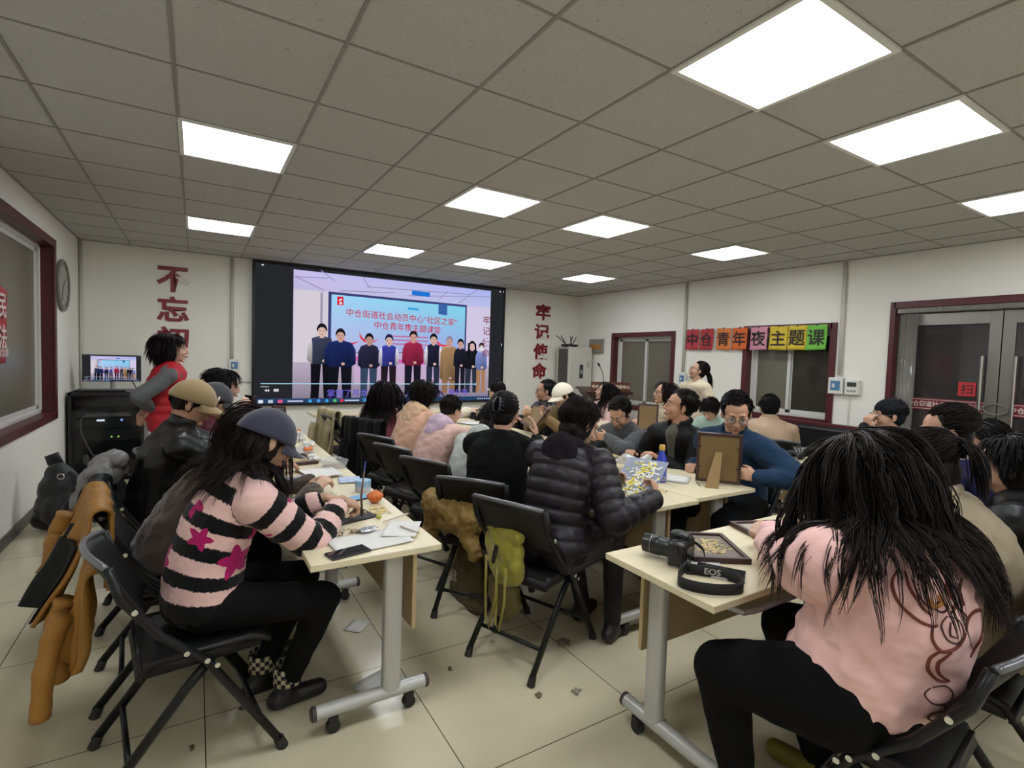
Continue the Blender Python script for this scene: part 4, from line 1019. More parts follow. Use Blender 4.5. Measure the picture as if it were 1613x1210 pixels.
def person(who, label, head, face, lean=15, yaw=0, pitch=10, roll=0, k=1.0, g=1.0, sw=.175, seat=.45, stand=False,
           handL=None, handR=None, dL=None, dR=None, nL=None, nR=None, curl=(.5, .6, .5), poleL=None, poleR=None, sleeve=.97,
           top=('#444444', 'knit'), puff=.012, legs='#17181c', shoes='#1a1a1c', sk='#bf977e', hood=None, collar=None, male=False, slouch=.035,
           hr=None, cap=None, gl=None, knees=None, feet=None, spread=.06, footfwd=.02, near=False, has_chair=True, chair_at=None, disp=None, coat=0.0, chairlab=None, look=(0, 0), fat=0, closed=False, hat=None, front=None, reach=.0, al=1.0, topname='top', shoe_hi=False, pelvis=None):
    a = math.radians(face); F = V3(math.cos(a), math.sin(a), 0); R = V3(math.sin(a), -math.cos(a), 0)
    H = Head(head, face, yaw, pitch, roll, k)
    N = H.c-H.u*.098*k-H.f*.018*k-UP*.045*k
    hz = .88*k if stand else seat+.10
    dz = N[2]-hz
    off = F*dz*math.tan(math.radians(lean))
    Hc = V3(N[0]-off[0], N[1]-off[1], hz)
    if pelvis is not None: Hc = V3(*pelvis, hz); 
    base = V3(Hc[0], Hc[1], 0)
    root = thing('person', label, 'person', tuple(base))
    sd = unit(N-Hc); bk = unit(np.cross(R, sd)); # forward of chest
    if np.dot(bk, F) < 0: bk = -bk
    B = np.stack([R, bk, sd], 1)
    mid = (Hc+N)/2-F*slouch
    def spine(t): return (1-t)**2*Hc+2*t*(1-t)*(2*mid-(Hc+N)/2)+t*t*N
    S = {s: N-sd*.078*k+R*s*sw*k+F*(.015+reach) for s in (-1, 1)}
    tgt = {-1: handL, 1: handR}; dd = {-1: dL, 1: dR}; nn = {-1: nL, 1: nR}; pp = {-1: poleL, 1: poleR}
    arm = {}
    for s in (-1, 1):
        T = np.array(tgt[s], float) if tgt[s] is not None else (S[s]+F*.30-R*s*.06+V3(0, 0, max(.79-S[s][2], -.36)) if not stand else S[s]-UP*.50*k+F*.03+R*s*.05)
        E, Wr = ik(S[s], T, .285*k*al, .25*k*al, np.array(pp[s], float) if pp[s] is not None else R*s*.55-UP*.8-F*.25)
        arm[s] = (S[s], E, Wr)
    # body: one skin from head to feet
    b = MB(); head_prims(b, H, male, fat)
    b.cap(N-sd*.03*k, H.p(0, -.022, -.055), .058*k*(1+.12*male), .054*k*(1+.12*male))
    for t in (.05, .25, .45, .65, .82): b.ell(spine(t), V3(.13*g, .095*g, .10)*k, B)
    b.cap(S[-1], S[1], .05*k); b.cap(N-sd*.05, N, .075*k, .055*k)
    for s in (-1, 1):
        s0, e, w = arm[s]
        b.cap(s0, e, .045*k, .038*k); b.cap(e, w, .037*k, .0245*k)
        d = unit(np.array(dd[s], float)) if dd[s] is not None else unit(w-e)
        n_ = np.array(nn[s], float) if nn[s] is not None else -UP
        hand(b, w, d, n_, s, curl, .95*k)
    hip = {s: Hc+R*s*.085*g*k for s in (-1, 1)}; kn = {}; an = {}
    for s in (-1, 1):
        i = 0 if s < 0 else 1
        if stand: kn[s] = hip[s]*.5+V3(hip[s][0], hip[s][1], .08)*.5+F*.02; an[s] = V3(hip[s][0], hip[s][1], .085)+R*s*.01
        else:
            kn[s] = np.array(knees[i], float) if knees else hip[s]+F*.40*k+R*s*spread-UP*.02
            an[s] = np.array(feet[i], float) if feet else V3(kn[s][0], kn[s][1], .085)+F*footfwd
        b.cap(hip[s], kn[s], .07*k, .048*k); b.cap(kn[s], an[s], .046*k, .034*k)
    b.V = [tuple(np.array(v)-base) for v in b.V]
    body = bake('body', b, skin(sk), root, .0045 if near else .006, 3)
    face_parts(H, body, base, look, closed)
    # upper garment
    col, fab = top
    tm = top_mat(col, fab)
    b = MB(); P = puff
    for t in np.linspace(.02, .88, 15):
        rx, ry = np.interp(t, (.02, .17, .32, .47, .62, .76, .88), (.165, .160, .152, .155, .162, .160, .120)), np.interp(t, (.02, .17, .47, .62, .76, .88), (.130, .128, .122, .122, .115, .092))
        b.ell(spine(t), V3((rx-.02)*g+P+.01, (ry-.015)*g+P, .085*k+P), B)
    for s in (-1, 1): b.cap(S[s], N-sd*.015+R*s*.05, .064*k+P*.8, .050*k+P*.4)
    b.cap(S[-1], S[1], .068*k+P*.7)
    for s in (-1, 1):
        s0, e, w = arm[s]; we = e+(w-e)*sleeve
        b.cap(s0, e, .058*k*(.6+.4*g)+P, .049*k*(.6+.4*g)+P); b.cap(e, we, .048*k*(.6+.4*g)+P, .031*k+P*.8)
        if coat: b.cap(hip[s]-F*.03, hip[s]+(kn[s]-hip[s])*coat, .105*g*k+P, .085*k+P)
    b.V = [tuple(np.array(v)-base) for v in b.V]
    tp = bake(topname, b, tm, body, .0085 if near else .011, 7, disp or [(.11, .022), (.04, .007)])
    me = tp.data; vv = verts(me)+base; vn = norms(me)
    # distance along the sleeve / spine, for stripes and quilting
    ts = np.linspace(0, 1, 160); SP = np.array([spine(t) for t in ts]); LS = np.linalg.norm(N-Hc)
    dsp = np.linalg.norm(vv[:, None]-SP[None], axis=2); it = dsp.argmin(1); al = ts[it]*LS; best = dsp.min(1)-.135*g
    for s in (-1, 1):
        s0, e, w = arm[s]; acc = LS*.87+.036
        for p0, p1 in ((s0, e), (e, w)):
            v = p1-p0; L2 = v@v; t = np.clip(((vv-p0)@v)/L2, 0, 1); dq = np.linalg.norm(vv-(p0+t[:, None]*v), axis=1)-.050
            mk = dq < best; al[mk] = acc+t[mk]*math.sqrt(L2); best[mk] = dq[mk]; acc += math.sqrt(L2)
    if fab == 'puffer':
        vl = verts(me); q = np.abs(np.sin(al*PI/.062))**.6-.6; vl += vn*(q*.011)[:, None]; setv(me, vl)
    at = me.attributes.new('along', 'FLOAT', 'POINT'); at.data.foreach_set('value', al)
    # trousers
    b = MB()
    b.ell(Hc+UP*.0, V3(.158*g, .128*g, .10)*k, None if stand else np.stack([R, F, UP], 1))
    for s in (-1, 1):
        b.cap(hip[s], kn[s], (.088*g)*k, .066*k*(.5+.5*g)); b.cap(kn[s], an[s]+UP*.02, .064*k*(.5+.5*g), .047*k)
    b.V = [tuple(np.array(v)-base) for v in b.V]
    bake('trousers', b, mat('trousers'+legs, tuple(.5*x for x in lin(legs)), .9, bump=(60, .2), spec=.15), body, .012, 5, [(.08, .012)])
    for s in (-1, 1):
        fd = unit(V3(*(an[s]-kn[s])[:2], 0)*.0+F); A = V3(an[s][0], an[s][1], an[s][2]-.085)
        b = MB(); b.cap(A-fd*.045+UP*.04, A+fd*.13*k+UP*.032, .040, .036); b.cap(A+UP*.05-fd*.01, A+UP*(.13 if shoe_hi else .085), .043, .044)
        b.V = [tuple(np.array(v)-base) for v in b.V]
        sh = bake('shoe', b, mat('shoe'+shoes, shoes, .45, bump=(50, .1)), body, .009, 4)
        v = verts(sh.data); v[:, 2] = np.maximum(v[:, 2], A[2]+.003); setv(sh.data, v)
    if hood:
        b = MB(); hb = N+sd*.005
        ring = [hb+R*(.088*math.sin(t))-bk*(.075*math.cos(t))*1.0+sd*(-.02+.035*math.cos(t)) for t in np.linspace(-2.2, 2.2, 13)]
        b.chain(ring, [.022+.020*math.cos(t*.7) for t in np.linspace(-2.2, 2.2, 13)])
        b.ell(hb-bk*.105-sd*.045, V3(.105, .050, .105), B); b.ell(hb-bk*.12-sd*.10, V3(.075, .040, .075), B)
        b.V = [tuple(np.array(v)-base) for v in b.V]
        bake('hood', b, top_mat(hood, fab if fab != 'puffer' else 'knit'), tp, .009, 5, [(.06, .02)])
    if collar:
        b = MB(); ring = [N+sd*(.015+.012*math.cos(t))+R*.075*math.sin(t)-bk*(.066*math.cos(t)-.005) for t in np.linspace(-2.35, 2.35, 17)]
        for dzz in (-.01, .01, .03): b.chain([p+sd*dzz for p in ring], [.015]*17)
        b.V = [tuple(np.array(v)-base) for v in b.V]
        bake('collar', b, top_mat(collar, fab if fab != 'puffer' else 'knit'), tp, .008, 3)
    blk = [(spine(t)+R*x*g, .120*g+P) for t in (.1, .3, .5, .68) for x in (-.06, .06)]+[(N-sd*.06+R*x, .085+P) for x in (-.13, -.06, 0, .06, .13)]+[(arm[s][0]*(1-q)+arm[s][1]*q, .068+P) for s in (-1, 1) for q in (0, .4)]
    if hr: hair(H, body, base, blockers=blk, cap_on=bool(cap), **hr)
    if cap: cap_hat(H, body, base, *cap)
    if gl: glasses(H, body, base, gl)
    if hat:
        b = MB(); b.ell(H.p(0, -.020, .050), V3(.093, .108, .086)*k, H.M); b.ell(H.p(0, -.055, .0), V3(.085, .070, .085)*k, H.M); b.cap(H.p(-.07, .02, .055), H.p(.07, .02, .055), .03*k)
        b.V = [tuple(np.array(v)-base) for v in b.V]; bake('knitted_hat', b, top_mat(hat, 'knit'), body, .008, 4)
    if front:
        b = MB()
        for t in np.linspace(.12, .90, 14): b.ell(spine(t)+bk*(.030*g+P*.2+.012), V3(.018+.044*t, .088*g+P*.8, .07), B)
        b.cap(N-sd*.05+bk*.045, N+bk*.02, .05, .052)
        b.V = [tuple(np.array(v)-base) for v in b.V]; bake('inner_shirt', b, top_mat(front, 'knit'), body, .009, 4)
    if has_chair and not stand:
        cp = chair_at if chair_at is not None else Hc+F*.06
        chair(chairlab or 'black folding chair under '+who, cp[0], cp[1], face)
    print('PERSON %-28s pelvis %s torso %.2f lean-vert %.2f' % (who[:28], Hc[:2].round(2), np.linalg.norm(N-Hc), dz))
    return dict(root=root, body=body, top=tp, base=base, H=H, N=N, B=B, R=R, F=F, bk=bk, sd=sd, spine=spine, arm=arm, Hc=Hc, an=an, kn=kn)

def top_mat(col, fab):
    nm = fab+col
    dk = sum(lin(col)) < .12
    if sum(lin(col)) < .07: col = tuple(.45*x for x in lin(col))
    if fab == 'knit': return mat(nm, col, .9, bump=(160, .25, .002), sheen=0 if dk else .12, var=(6, .06), spec=.15 if dk else .3)
    if fab == 'fleece': return mat(nm, col, .95, bump=(220, .5, .003), sheen=.06 if dk else .25, var=(14, .10), spec=.2)
    if fab == 'puffer': return mat(nm, col, .45, bump=(45, .25, .003), var=(5, .08), spec=.3)
    if fab == 'shell': return mat(nm, col, .6, bump=(25, .25, .004), var=(4, .06), spec=.2 if dk else .35)
    if fab == 'leather': return mat(nm, col, .38, bump=(30, .3, .003), spec=.4)
    if fab == 'stripe': return stripe_mat()
    return mat(nm, col, .8)
def stripe_mat():
    if 'stripe' in _M: return _M['stripe']
    m = bpy.data.materials.new('striped_fuzzy_knit'); m.use_nodes = True; nt = m.node_tree; b = nt.nodes['Principled BSDF']; L = nt.links.new; N = nt.nodes.new
    a = N('ShaderNodeAttribute'); a.attribute_name = 'along'
    n = N('ShaderNodeTexNoise'); n.inputs['Scale'].default_value = 90; tc = N('ShaderNodeTexCoord'); L(tc.outputs['Object'], n.inputs['Vector'])
    n2 = N('ShaderNodeTexNoise'); n2.inputs['Scale'].default_value = 260; n2.inputs['Detail'].default_value = 4; L(tc.outputs['Object'], n2.inputs['Vector'])
    s = N('ShaderNodeMath'); s.operation = 'MULTIPLY_ADD'; s.inputs[1].default_value = .012; L(n.outputs[0], s.inputs[0]); L(a.outputs['Fac'], s.inputs[2])
    d = N('ShaderNodeMath'); d.operation = 'DIVIDE'; d.inputs[1].default_value = .098; L(s.outputs[0], d.inputs[0])
    f = N('ShaderNodeMath'); f.operation = 'FRACT'; L(d.outputs[0], f.inputs[0])
    c = N('ShaderNodeValToRGB'); e = c.color_ramp.elements; e[0].position = .0; e[0].color = (*lin('#09080b'), 1); e[1].position = .50; e[1].color = (*lin('#d9b3ae'), 1)
    q = e.new(.46); q.color = (*lin('#09080b'), 1); q = e.new(.97); q.color = (*lin('#d9b3ae'), 1); q = e.new(1.0); q.color = (*lin('#09080b'), 1)
    L(f.outputs[0], c.inputs[0])
    st_ = N('ShaderNodeAttribute'); st_.attribute_name = 'star'; g = N('ShaderNodeMath'); g.operation = 'GREATER_THAN'; g.inputs[1].default_value = 0; L(st_.outputs['Fac'], g.inputs[0])
    mx = N('ShaderNodeMix'); mx.data_type = 'RGBA'; L(g.outputs[0], mx.inputs['Factor']); L(c.outputs[0], mx.inputs['A']); mx.inputs['B'].default_value = (*lin('#a5175f'), 1)
    L(mx.outputs['Result'], b.inputs['Base Color']); b.inputs['Roughness'].default_value = .95; b.inputs['Sheen Weight'].default_value = .08; b.inputs['Specular IOR Level'].default_value = .2
    bp = N('ShaderNodeBump'); bp.inputs['Strength'].default_value = .6; bp.inputs['Distance'].default_value = .004; L(n2.outputs[0], bp.inputs['Height']); L(bp.outputs[0], b.inputs['Normal'])
    _M['stripe'] = m; return m
def star_attr(P, stars):
    """stars: centre on the garment, facing normal, size, turn"""
    me = P['top'].data; v = verts(me)+P['base']; vn = norms(me); out = np.full(len(v), -1.0)
    for c, n, r, rot in stars:
        n = unit(V3(*n)); u, w = perp(n); d = v-V3(*c); x = d@u; y = d@w; h = np.abs(d@n)
        a = np.arctan2(y, x)+rot; q = (a % (2*PI/5))-PI/5; rad = np.hypot(x, y)
        lim = r*(.42+.58*(np.abs(q)/(PI/5))**1.0)
        val = np.where((vn@n > .15) & (h < .14), lim-rad, -1); out = np.maximum(out, val)
    at = me.attributes.new('star', 'FLOAT', 'POINT'); at.data.foreach_set('value', out)
# ---- left row, facing the middle of the room
PS = person('the woman in the striped sweater', 'woman in a pink and black striped fuzzy sweater with magenta stars and navy cap', (.33, -1.13, 1.13), 8, lean=20, yaw=6, pitch=30, k=1.0, g=1.02, near=True,
    handR=(.63, -1.12, .85), handL=(.60, -.93, .82), dR=(.75, .25, -.35), dL=(.8, -.3, -.2), nR=(.2, .3, -.9), curl=(.7, .9, .7), sleeve=.80, top=('#ffffff', 'stripe'), puff=.020, sk='#b08a70', topname='striped_sweater',
    legs='#121216', shoes='#17171a', shoe_hi=True, knees=[(.50, -1.0, .50), (.53, -1.27, .50)], feet=[(.34, -.97, .085), (.42, -1.12, .085)], chair_at=(.09, -1.18),
    hr=dict(style='long', L=.36, col='#17100f', n=300, seed=3, off=(-.02, -.004)), cap=('#25253a', 'navy'), gl='#2a2526', disp=[(.12, .02), (.012, .006)])
star_attr(PS, [((.03, -1.33, .93), (-.35, -.9, 0), .055, .3), ((.22, -1.36, .72), (.1, -1, 0), .070, .9), ((.10, -1.34, .82), (0, -1, 0), .045, .2), ((.44, -1.33, .96), (.2, -.9, .2), .07, .2), ((-.06, -1.2, .72), (-.8, -.5, 0), .06, 0), ((.10, -1.25, 1.06), (-.4, -.8, .4), .05, 1.1), ((.30, -1.36, .80), (.2, -1, 0), .035, .5)])
for s in (-1, 1):   # chequered boot cuffs
    A = PS['an'][s]-PS['base']; b = MB(); nn = 20; V = []; 
    m1, m2 = mat('cream_check', '#b9ad92', .8), mat('black_check', '#17161a', .8)
    for j in range(5):
        for i in range(nn): t = 2*PI*i/nn; V.append((A[0]+.058*math.cos(t), A[1]+.058*math.sin(t), .105+.018*j))
    for j in range(4):
        for i in range(nn): b.F.append([j*nn+i, j*nn+(i+1) % nn, (j+1)*nn+(i+1) % nn, (j+1)*nn+i]); b.M.append((i+j) % 2)
    b.V = V; b.n = len(V); o = b.build('boot_cuff', [m1, m2], PS['body'], True); md = o.modifiers.new('t', 'SOLIDIFY'); md.thickness = .006
person('the long-haired person in the shaggy sweater', 'long-haired person in a dark shaggy striped sweater behind the striped sweater woman', (.34, -.60, 1.06), 5, lean=37, pitch=38, yaw=-5, g=1.0, top=('#463c34', 'fleece'), puff=.028, topname='shaggy_sweater',
    handR=(.60, -.68, .79), handL=(.60, -.50, .79), hr=dict(style='long', L=.42, col='#1b110e', n=300, seed=5, off=(-.02, .0)), disp=[(.05, .03)])
person('the man in the khaki cap', 'man in a khaki cap and black leather jacket seated in the left row', (.075, .10, 1.175), 2, lean=14, pitch=22, yaw=-8, g=1.1, k=1.05, male=True, top=('#1b1b1d', 'leather'), puff=.020, collar='#1b1b1d', sk='#a87d64', topname='leather_jacket',
    handR=(.52, .0, .79), handL=(.55, .22, .79), hr=dict(style='cap', L=.04, col='#1a1513', n=260, seed=8), cap=('#8a7650', 'khaki', .06, '#d8d2c4'))
person('the person in the maroon hood', 'person in a maroon hooded jacket and dark cap, half hidden behind the khaki cap', (.20, .72, 1.13), 10, lean=16, pitch=25, top=('#43131f', 'shell'), hood='#43131f', topname='jacket', g=1.05, puff=.03,
    handR=(.58, .62, .80), handL=(.60, .85, .80), hr=dict(style='short', L=.05, col='#15110f', n=160, seed=9), cap=('#2a2a30', 'charcoal'))
PP = person('the woman taking a picture', 'black-haired woman in navy holding up a phone to take a picture', (.285, 1.30, 1.20), 12, lean=6, pitch=12, yaw=-4, top=('#1d2036', 'shell'), puff=.018, topname='jacket', sk='#c49c84',
    handR=(.40, 1.02, 1.02), handL=(.44, 1.20, 1.02), dR=(.2, .2, .9), dL=(.2, -.2, .9), nR=(.1, .9, .1), nL=(.1, -.9, .1), curl=(.7, .8, .5), hr=dict(style='bob', L=.17, col='#131012', n=220, seed=11, off=(-.02, .004)))
PV = person('vest', 'standing woman in a red vest over grey sleeves, hand behind her back', (-.075, 1.75, 1.475), -8, lean=2, pitch=-2, yaw=4, stand=True, k=.97, top=('#5a5a5c', 'knit'), topname='grey_top', legs='#1c1d24', sk='#c49a86',
    handR=(-.21, 1.66, .99), dR=(-.35, .3, -.6), nR=(-.6, .4, 0), poleR=(-.55, -.6, -.2), handL=(-.27, 1.80, .97), dL=(-.2, -.5, -.6), poleL=(-.2, .9, -.1), hr=dict(style='bob', L=.20, col='#120e0f', n=260, seed=12, bangs=True, off=(-.016, .006)))
def vest(P, col, nm, open_=False, puff=.032, low=-.02):
    b = MB(); sp = P['spine']; B = P['B']; base = P['base']; k = P['H'].k
    for t, rx, ry in ((low, .150, .118), (.12, .148, .118), (.27, .143, .114), (.42, .146, .114), (.57, .150, .114), (.72, .152, .108), (.86, .125, .088)): b.ell(sp(t), V3(rx+puff, ry+puff, .085*k+.02), B)
    for s in (-1, 1): b.cap(P['arm'][s][0]-P['R']*s*.03, P['N']+P['R']*s*.05-P['sd']*.01, .066+puff*.5, .060+puff*.2)
    if open_:   # two front panels only: carve by keeping what lies beside or behind the chest
        pass
    b.V = [tuple(np.array(v)-base) for v in b.V]
    return bake(nm, b, top_mat(col, 'shell'), P['body'], .010, 5, [(.09, .015)])
vest(PV, '#b3202c', 'red_vest')

# ---- middle row, left side, backs to the camera
PU = person('the woman in the puffer coat', 'short-haired woman in a dark purple-grey puffer coat holding up a floral picture', (1.86, -1.22, 1.15), 22, lean=16, pitch=30, yaw=-24, near=True, g=1.06, top=('#262028', 'puffer'), puff=.032, hood='#262028', topname='puffer_coat', coat=.55, sk='#b28b74',
    handR=(2.06, -1.57, .80), handL=(1.97, -1.33, .81), dR=(.7, .45, .45), dL=(.8, .1, .45), nR=(-.37, .85, .3), nL=(.3, -.85, .3), curl=(.8, .8, .6), legs='#3c3a38', shoes='#201d1d', feet=[(2.0, -1.12, .085), (2.0, -1.38, .085)], chair_at=(1.60, -1.22),
    hr=dict(style='bob', L=.08, col='#14100f', n=320, seed=21, off=(-.018, .004)), disp=[(.09, .012)])
PB = person('the woman in the black sweater', 'person in a black sweater with black hair held by a claw clip, back turned', (1.74, -.62, 1.15), 38, lean=13, pitch=10, near=True, g=1.2, top=('#121214', 'knit'), puff=.018, topname='black_sweater', sk='#b88f78', sw=.185,
    handR=(2.12, -.42, .94), handL=(2.00, -.22, .93), dR=(.1, .3, .95), dL=(.3, .1, .95), nR=(-.5, .6, 0), nL=(.5, -.6, 0), curl=(.3, .3, .2), chair_at=(1.60, -.69), hr=dict(style='bun', L=.08, col='#151213', n=300, seed=22, off=(-.012, .004), tie=(0, -.098, .03)))
person('the person in the pale grey jacket', 'person in a pale grey hooded jacket bending over the middle table', (2.0, -.02, 1.0), 25, lean=30, pitch=45, g=1.12, top=('#a5a9a4', 'shell'), puff=.035, hood='#a5a9a4', topname='jacket', hr=dict(style='bob', L=.10, col='#161212', n=160, seed=23),
    handR=(2.30, -.12, .79), handL=(2.28, .14, .79), chair_at=(1.60, -.12))
person('the child in the pink hoodie', 'short-haired child in a pink hoodie with lavender hood leaning on the table', (1.90, .52, 1.04), 20, lean=24, pitch=30, k=.93, g=1.05, top=('#c3a097', 'knit'), hood='#b7a0b2', puff=.024, topname='hoodie', hr=dict(style='short', L=.05, col='#15110f', n=220, seed=24, off=(-.014, .004)),
    handR=(2.28, .40, .79), handL=(2.26, .66, .79), chair_at=(1.58, .42))
person('the person in the peach hoodie', 'dark-haired person in a peach hoodie, back turned, second from the far end', (1.86, 1.02, 1.12), 25, lean=22, pitch=22, g=1.05, top=('#c19a82', 'knit'), hood='#c3a284', puff=.02, topname='hoodie', hr=dict(style='bob', L=.16, col='#181211', n=220, seed=25),
    handR=(2.25, .95, .79), handL=(2.2, 1.22, .79), chair_at=(1.60, .96))
person('the person in the rose jacket', 'person in a rose-red jacket with very long black hair, back turned', (1.72, 1.68, 1.08), 35, lean=12, pitch=8, g=1.0, top=('#8a4550', 'shell'), puff=.018, topname='jacket', hr=dict(style='long', L=.46, col='#120d0e', n=260, seed=26),
    handR=(2.15, 1.70, .79), handL=(2.1, 1.95, .79))
# ---- middle row, right side
PM = person('the man in the blue fleece', 'man with glasses in a dark blue fleece holding an upright picture frame', (3.17, -1.24, 1.17), 184, lean=8, pitch=26, yaw=36, k=1.06, g=1.2, male=True, top=('#1a3048', 'fleece'), puff=.024, collar='#1a3048', topname='fleece_jacket', sk='#b48a70', sw=.19,
    handR=(3.10, -.98, .785), handL=(3.065, -1.475, .80), dR=(-.7, -.25, .0), dL=(-.8, .35, .25), nL=(-.2, .8, 0), curl=(.9, 1.0, .8), poleL=(.2, -.9, -.5), gl='#4a4340', hr=dict(style='short', L=.05, col='#131011', n=320, seed=31, off=(-.018, .007)), fat=.006, has_chair=True)
person('the man in the black jacket', 'young man in a black jacket turning his head to look at the screen', (3.22, -.72, 1.165), 185, lean=4, pitch=-8, yaw=-38, front='#4c4a40', k=1.03, male=True, top=('#161618', 'shell'), puff=.022, collar='#161618', topname='jacket', sk='#a87c62', sw=.185, g=1.05,
    handR=(2.95, -.52, .79), handL=(2.98, -.78, .79), hr=dict(style='short', L=.04, col='#110e0d', n=300, seed=32, off=(-.020, .010)))
person('the man in the grey sweater', 'man in a dark grey sweater looking down with one hand on his stomach', (3.16, -.14, 1.05), 186, lean=12, pitch=38, yaw=14, male=True, top=('#3f3f42', 'knit'), puff=.020, topname='sweater', sk='#b0876e', g=1.12, sw=.185, near=False,
    handR=(2.98, .02, .80), handL=(3.02, -.16, .86), dL=(-.3, .8, .0), nL=(.8, .2, 0), poleL=(-.1, -.9, -.3), hr=dict(style='short', L=.05, col='#131010', n=320, seed=33, off=(-.018, .008)), closed=True)
PW = person('the person in the white cap', 'person in a cream white cap and brown jacket holding a picture frame', (3.30, .86, 1.13), 200, lean=5, pitch=22, yaw=-30, top=('#6f5b38', 'shell'), puff=.022, front='#151517', topname='brown_jacket', sk='#c49d84', handR=(2.98, 1.0, .90), handL=(3.0, .68, .92), dR=(-.4, -.5, .5), dL=(-.3, .5, .6), nR=(-.3, -.4, .8), nL=(-.3, .3, .8),
    hr=dict(style='pony', L=.16, col='#15100f', n=200, seed=34, tie=(0,-.105,-.03)), cap=('#d4ccb8', 'cream', .08))
person('the man in glasses at the far end', 'dark-haired man with glasses in a dark jacket at the far end of the middle table', (3.50, 1.45, 1.13), 170, lean=4, pitch=0, yaw=-18, male=True, top=('#22252a', 'leather'), puff=.03, collar='#22252a', topname='jacket', sk='#a67e68', g=1.1, gl='#181616', hr=dict(style='short', L=.05, col='#121012', n=220, seed=35, off=(-.02, .008)))
person('the person with a topknot', 'person with dark hair in a topknot and a red flowered collar near the screen', (3.20, 2.05, 1.07), 110, lean=6, pitch=10, k=.95, top=('#251c20', 'knit'), puff=.012, collar='#8a2430', topname='top', hr=dict(style='bun', L=.1, col='#151112', n=200, seed=36, tie=(0, -.03, .135)))
# ---- window tables
person('the long-haired woman in pink', 'woman with long straight black hair in a pale pink jacket looking at the screen', (4.75, 1.85, 1.08), 172, lean=4, pitch=-14, yaw=-26, top=('#c2a09c', 'shell'), puff=.022, topname='jacket', sk='#bf9780', hr=dict(style='long', L=.42, col='#110d0e', n=220, seed=41), handR=(4.42, 1.95, .79), handL=(4.4, 1.65, .79))
person('the woman in cream fleece', 'woman with glasses in a cream fleece jacket looking up, hair tied back', (4.72, .80, 1.14), 178, lean=2, pitch=-6, yaw=-26, top=('#b8ab93', 'fleece'), puff=.026, collar='#b8ab93', topname='fleece_jacket', sk='#bf957c', gl='#3a3230', hr=dict(style='long', L=.24, col='#161011', n=220, seed=42, off=(-.024, .008)), handR=(4.45, .95, .79), handL=(4.42, .55, .80))
person('the bowl-haired child', 'child with a black bowl haircut in pale green looking down at the window table', (4.55, .02, 1.04), 185, lean=14, pitch=42, yaw=0, k=.88, top=('#93a79b', 'knit'), puff=.016, topname='top', sk='#c49a80', hr=dict(style='bowl', L=.06, col='#120e0e', n=260, seed=43, off=(-.008, .004)), handR=(4.36, .10, .79), handL=(4.33, -.12, .79))
person('the person in the beige coat', 'person in a beige coat and black knitted hat, back turned, facing the second window', (4.95, -.36, 1.07), 40, lean=18, pitch=25, hat='#121216', top=('#a88f76', 'shell'), puff=.03, collar='#a88f76', topname='coat', g=1.1, hr=dict(style='short', L=.05, col='#121012', n=120, seed=44))
person('the person in the black hood', 'person in a black hooded coat with a hand raised to the mouth', (4.68, -1.50, 1.14), 176, lean=4, pitch=2, yaw=-36, hat='#23252d', top=('#191a20', 'shell'), puff=.03, topname='coat', sk='#bd937c', gl='#6a5d55', handL=(4.53, -1.42, 1.045), dL=(-.1, -.2, .9), nL=(.8, -.2, 0), poleL=(-.5, .3, -.8), handR=(4.40, -1.3, .80), curl=(.8, .9, .6), hr=dict(style='short', L=.05, col='#100e10', n=120, seed=45))
PSt = person('standing cream', 'standing woman in a cream sweater and glasses with a ponytail', (5.30, .80, 1.415), 176, lean=1, pitch=-16, yaw=-34, stand=True, k=.92, top=('#cdbfa5', 'knit'), puff=.014, topname='cream_sweater', sk='#bd947a', gl='#191717', legs='#26272e', hr=dict(style='pony', L=.22, col='#110e0f', n=260, seed=46, off=(-.024, .010), tie=(0, -.10, .02)))
# ---- near right, the row along the foreground table
PK = person('the woman in the pink sweatshirt', 'large foreground woman in a pale pink sweatshirt with brown line drawing on the back', (1.80, -2.62, 1.155), 97, lean=10, pitch=30, yaw=2, near=True, k=1.08, g=1.52, pelvis=(1.80,-2.64), reach=.05, al=1.06, sw=.20, top=('#e0b4b0', 'knit'), puff=.028, topname='pink_sweatshirt', sk='#c29c88', slouch=.06,
    handL=(2.03, -2.20, .82), handR=(2.16, -2.22, .82), dL=(.35, .85, .1), dR=(-.1, .9, -.1), nL=(.6, -.1, -.7), curl=(.6, .8, .6), poleL=(-1, -.1, -.55), legs='#101014', shoes='#6b6a1c', knees=[(1.56, -2.36, .50), (2.02, -2.30, .50)], feet=[(1.60, -2.42, .085), (2.0, -2.45, .085)], chair_at=(1.84, -2.70),
    hr=dict(style='long', L=.48, col='#1a1211', n=460, seed=51, off=(-.02, .004), wave=.14, thick=1.15), disp=[(.14, .03), (-.15, .020), (.05, .006)])
PG = person('the person with the ponytail', 'person in a khaki-beige jacket with dark ponytail and pale scrunchie', (2.42, -2.56, 1.13), 95, lean=16, pitch=28, yaw=0, g=1.12, top=('#8d8068', 'shell'), puff=.03, collar='#b3a58c', topname='jacket', sk='#b18a70', hr=dict(style='pony', L=.24, col='#17110f', n=260, seed=52, tie=(0, -.108, .06)), handL=(2.42, -2.18, .79), handR=(2.62, -2.2, .79))
person('the woman with hair clips', 'young woman in navy with small hair clips and a bun, near the door', (3.20, -2.36, 1.20), 105, lean=10, pitch=12, yaw=16, k=1.0, top=('#232247', 'knit'), puff=.014, collar='#9a8a90', topname='top', sk='#a8806a', hr=dict(style='bun', L=.1, col='#16110f', n=260, seed=53, tie=(0, -.10, .05)), handL=(3.1, -2.12, .79), handR=(3.3, -2.12, .79))
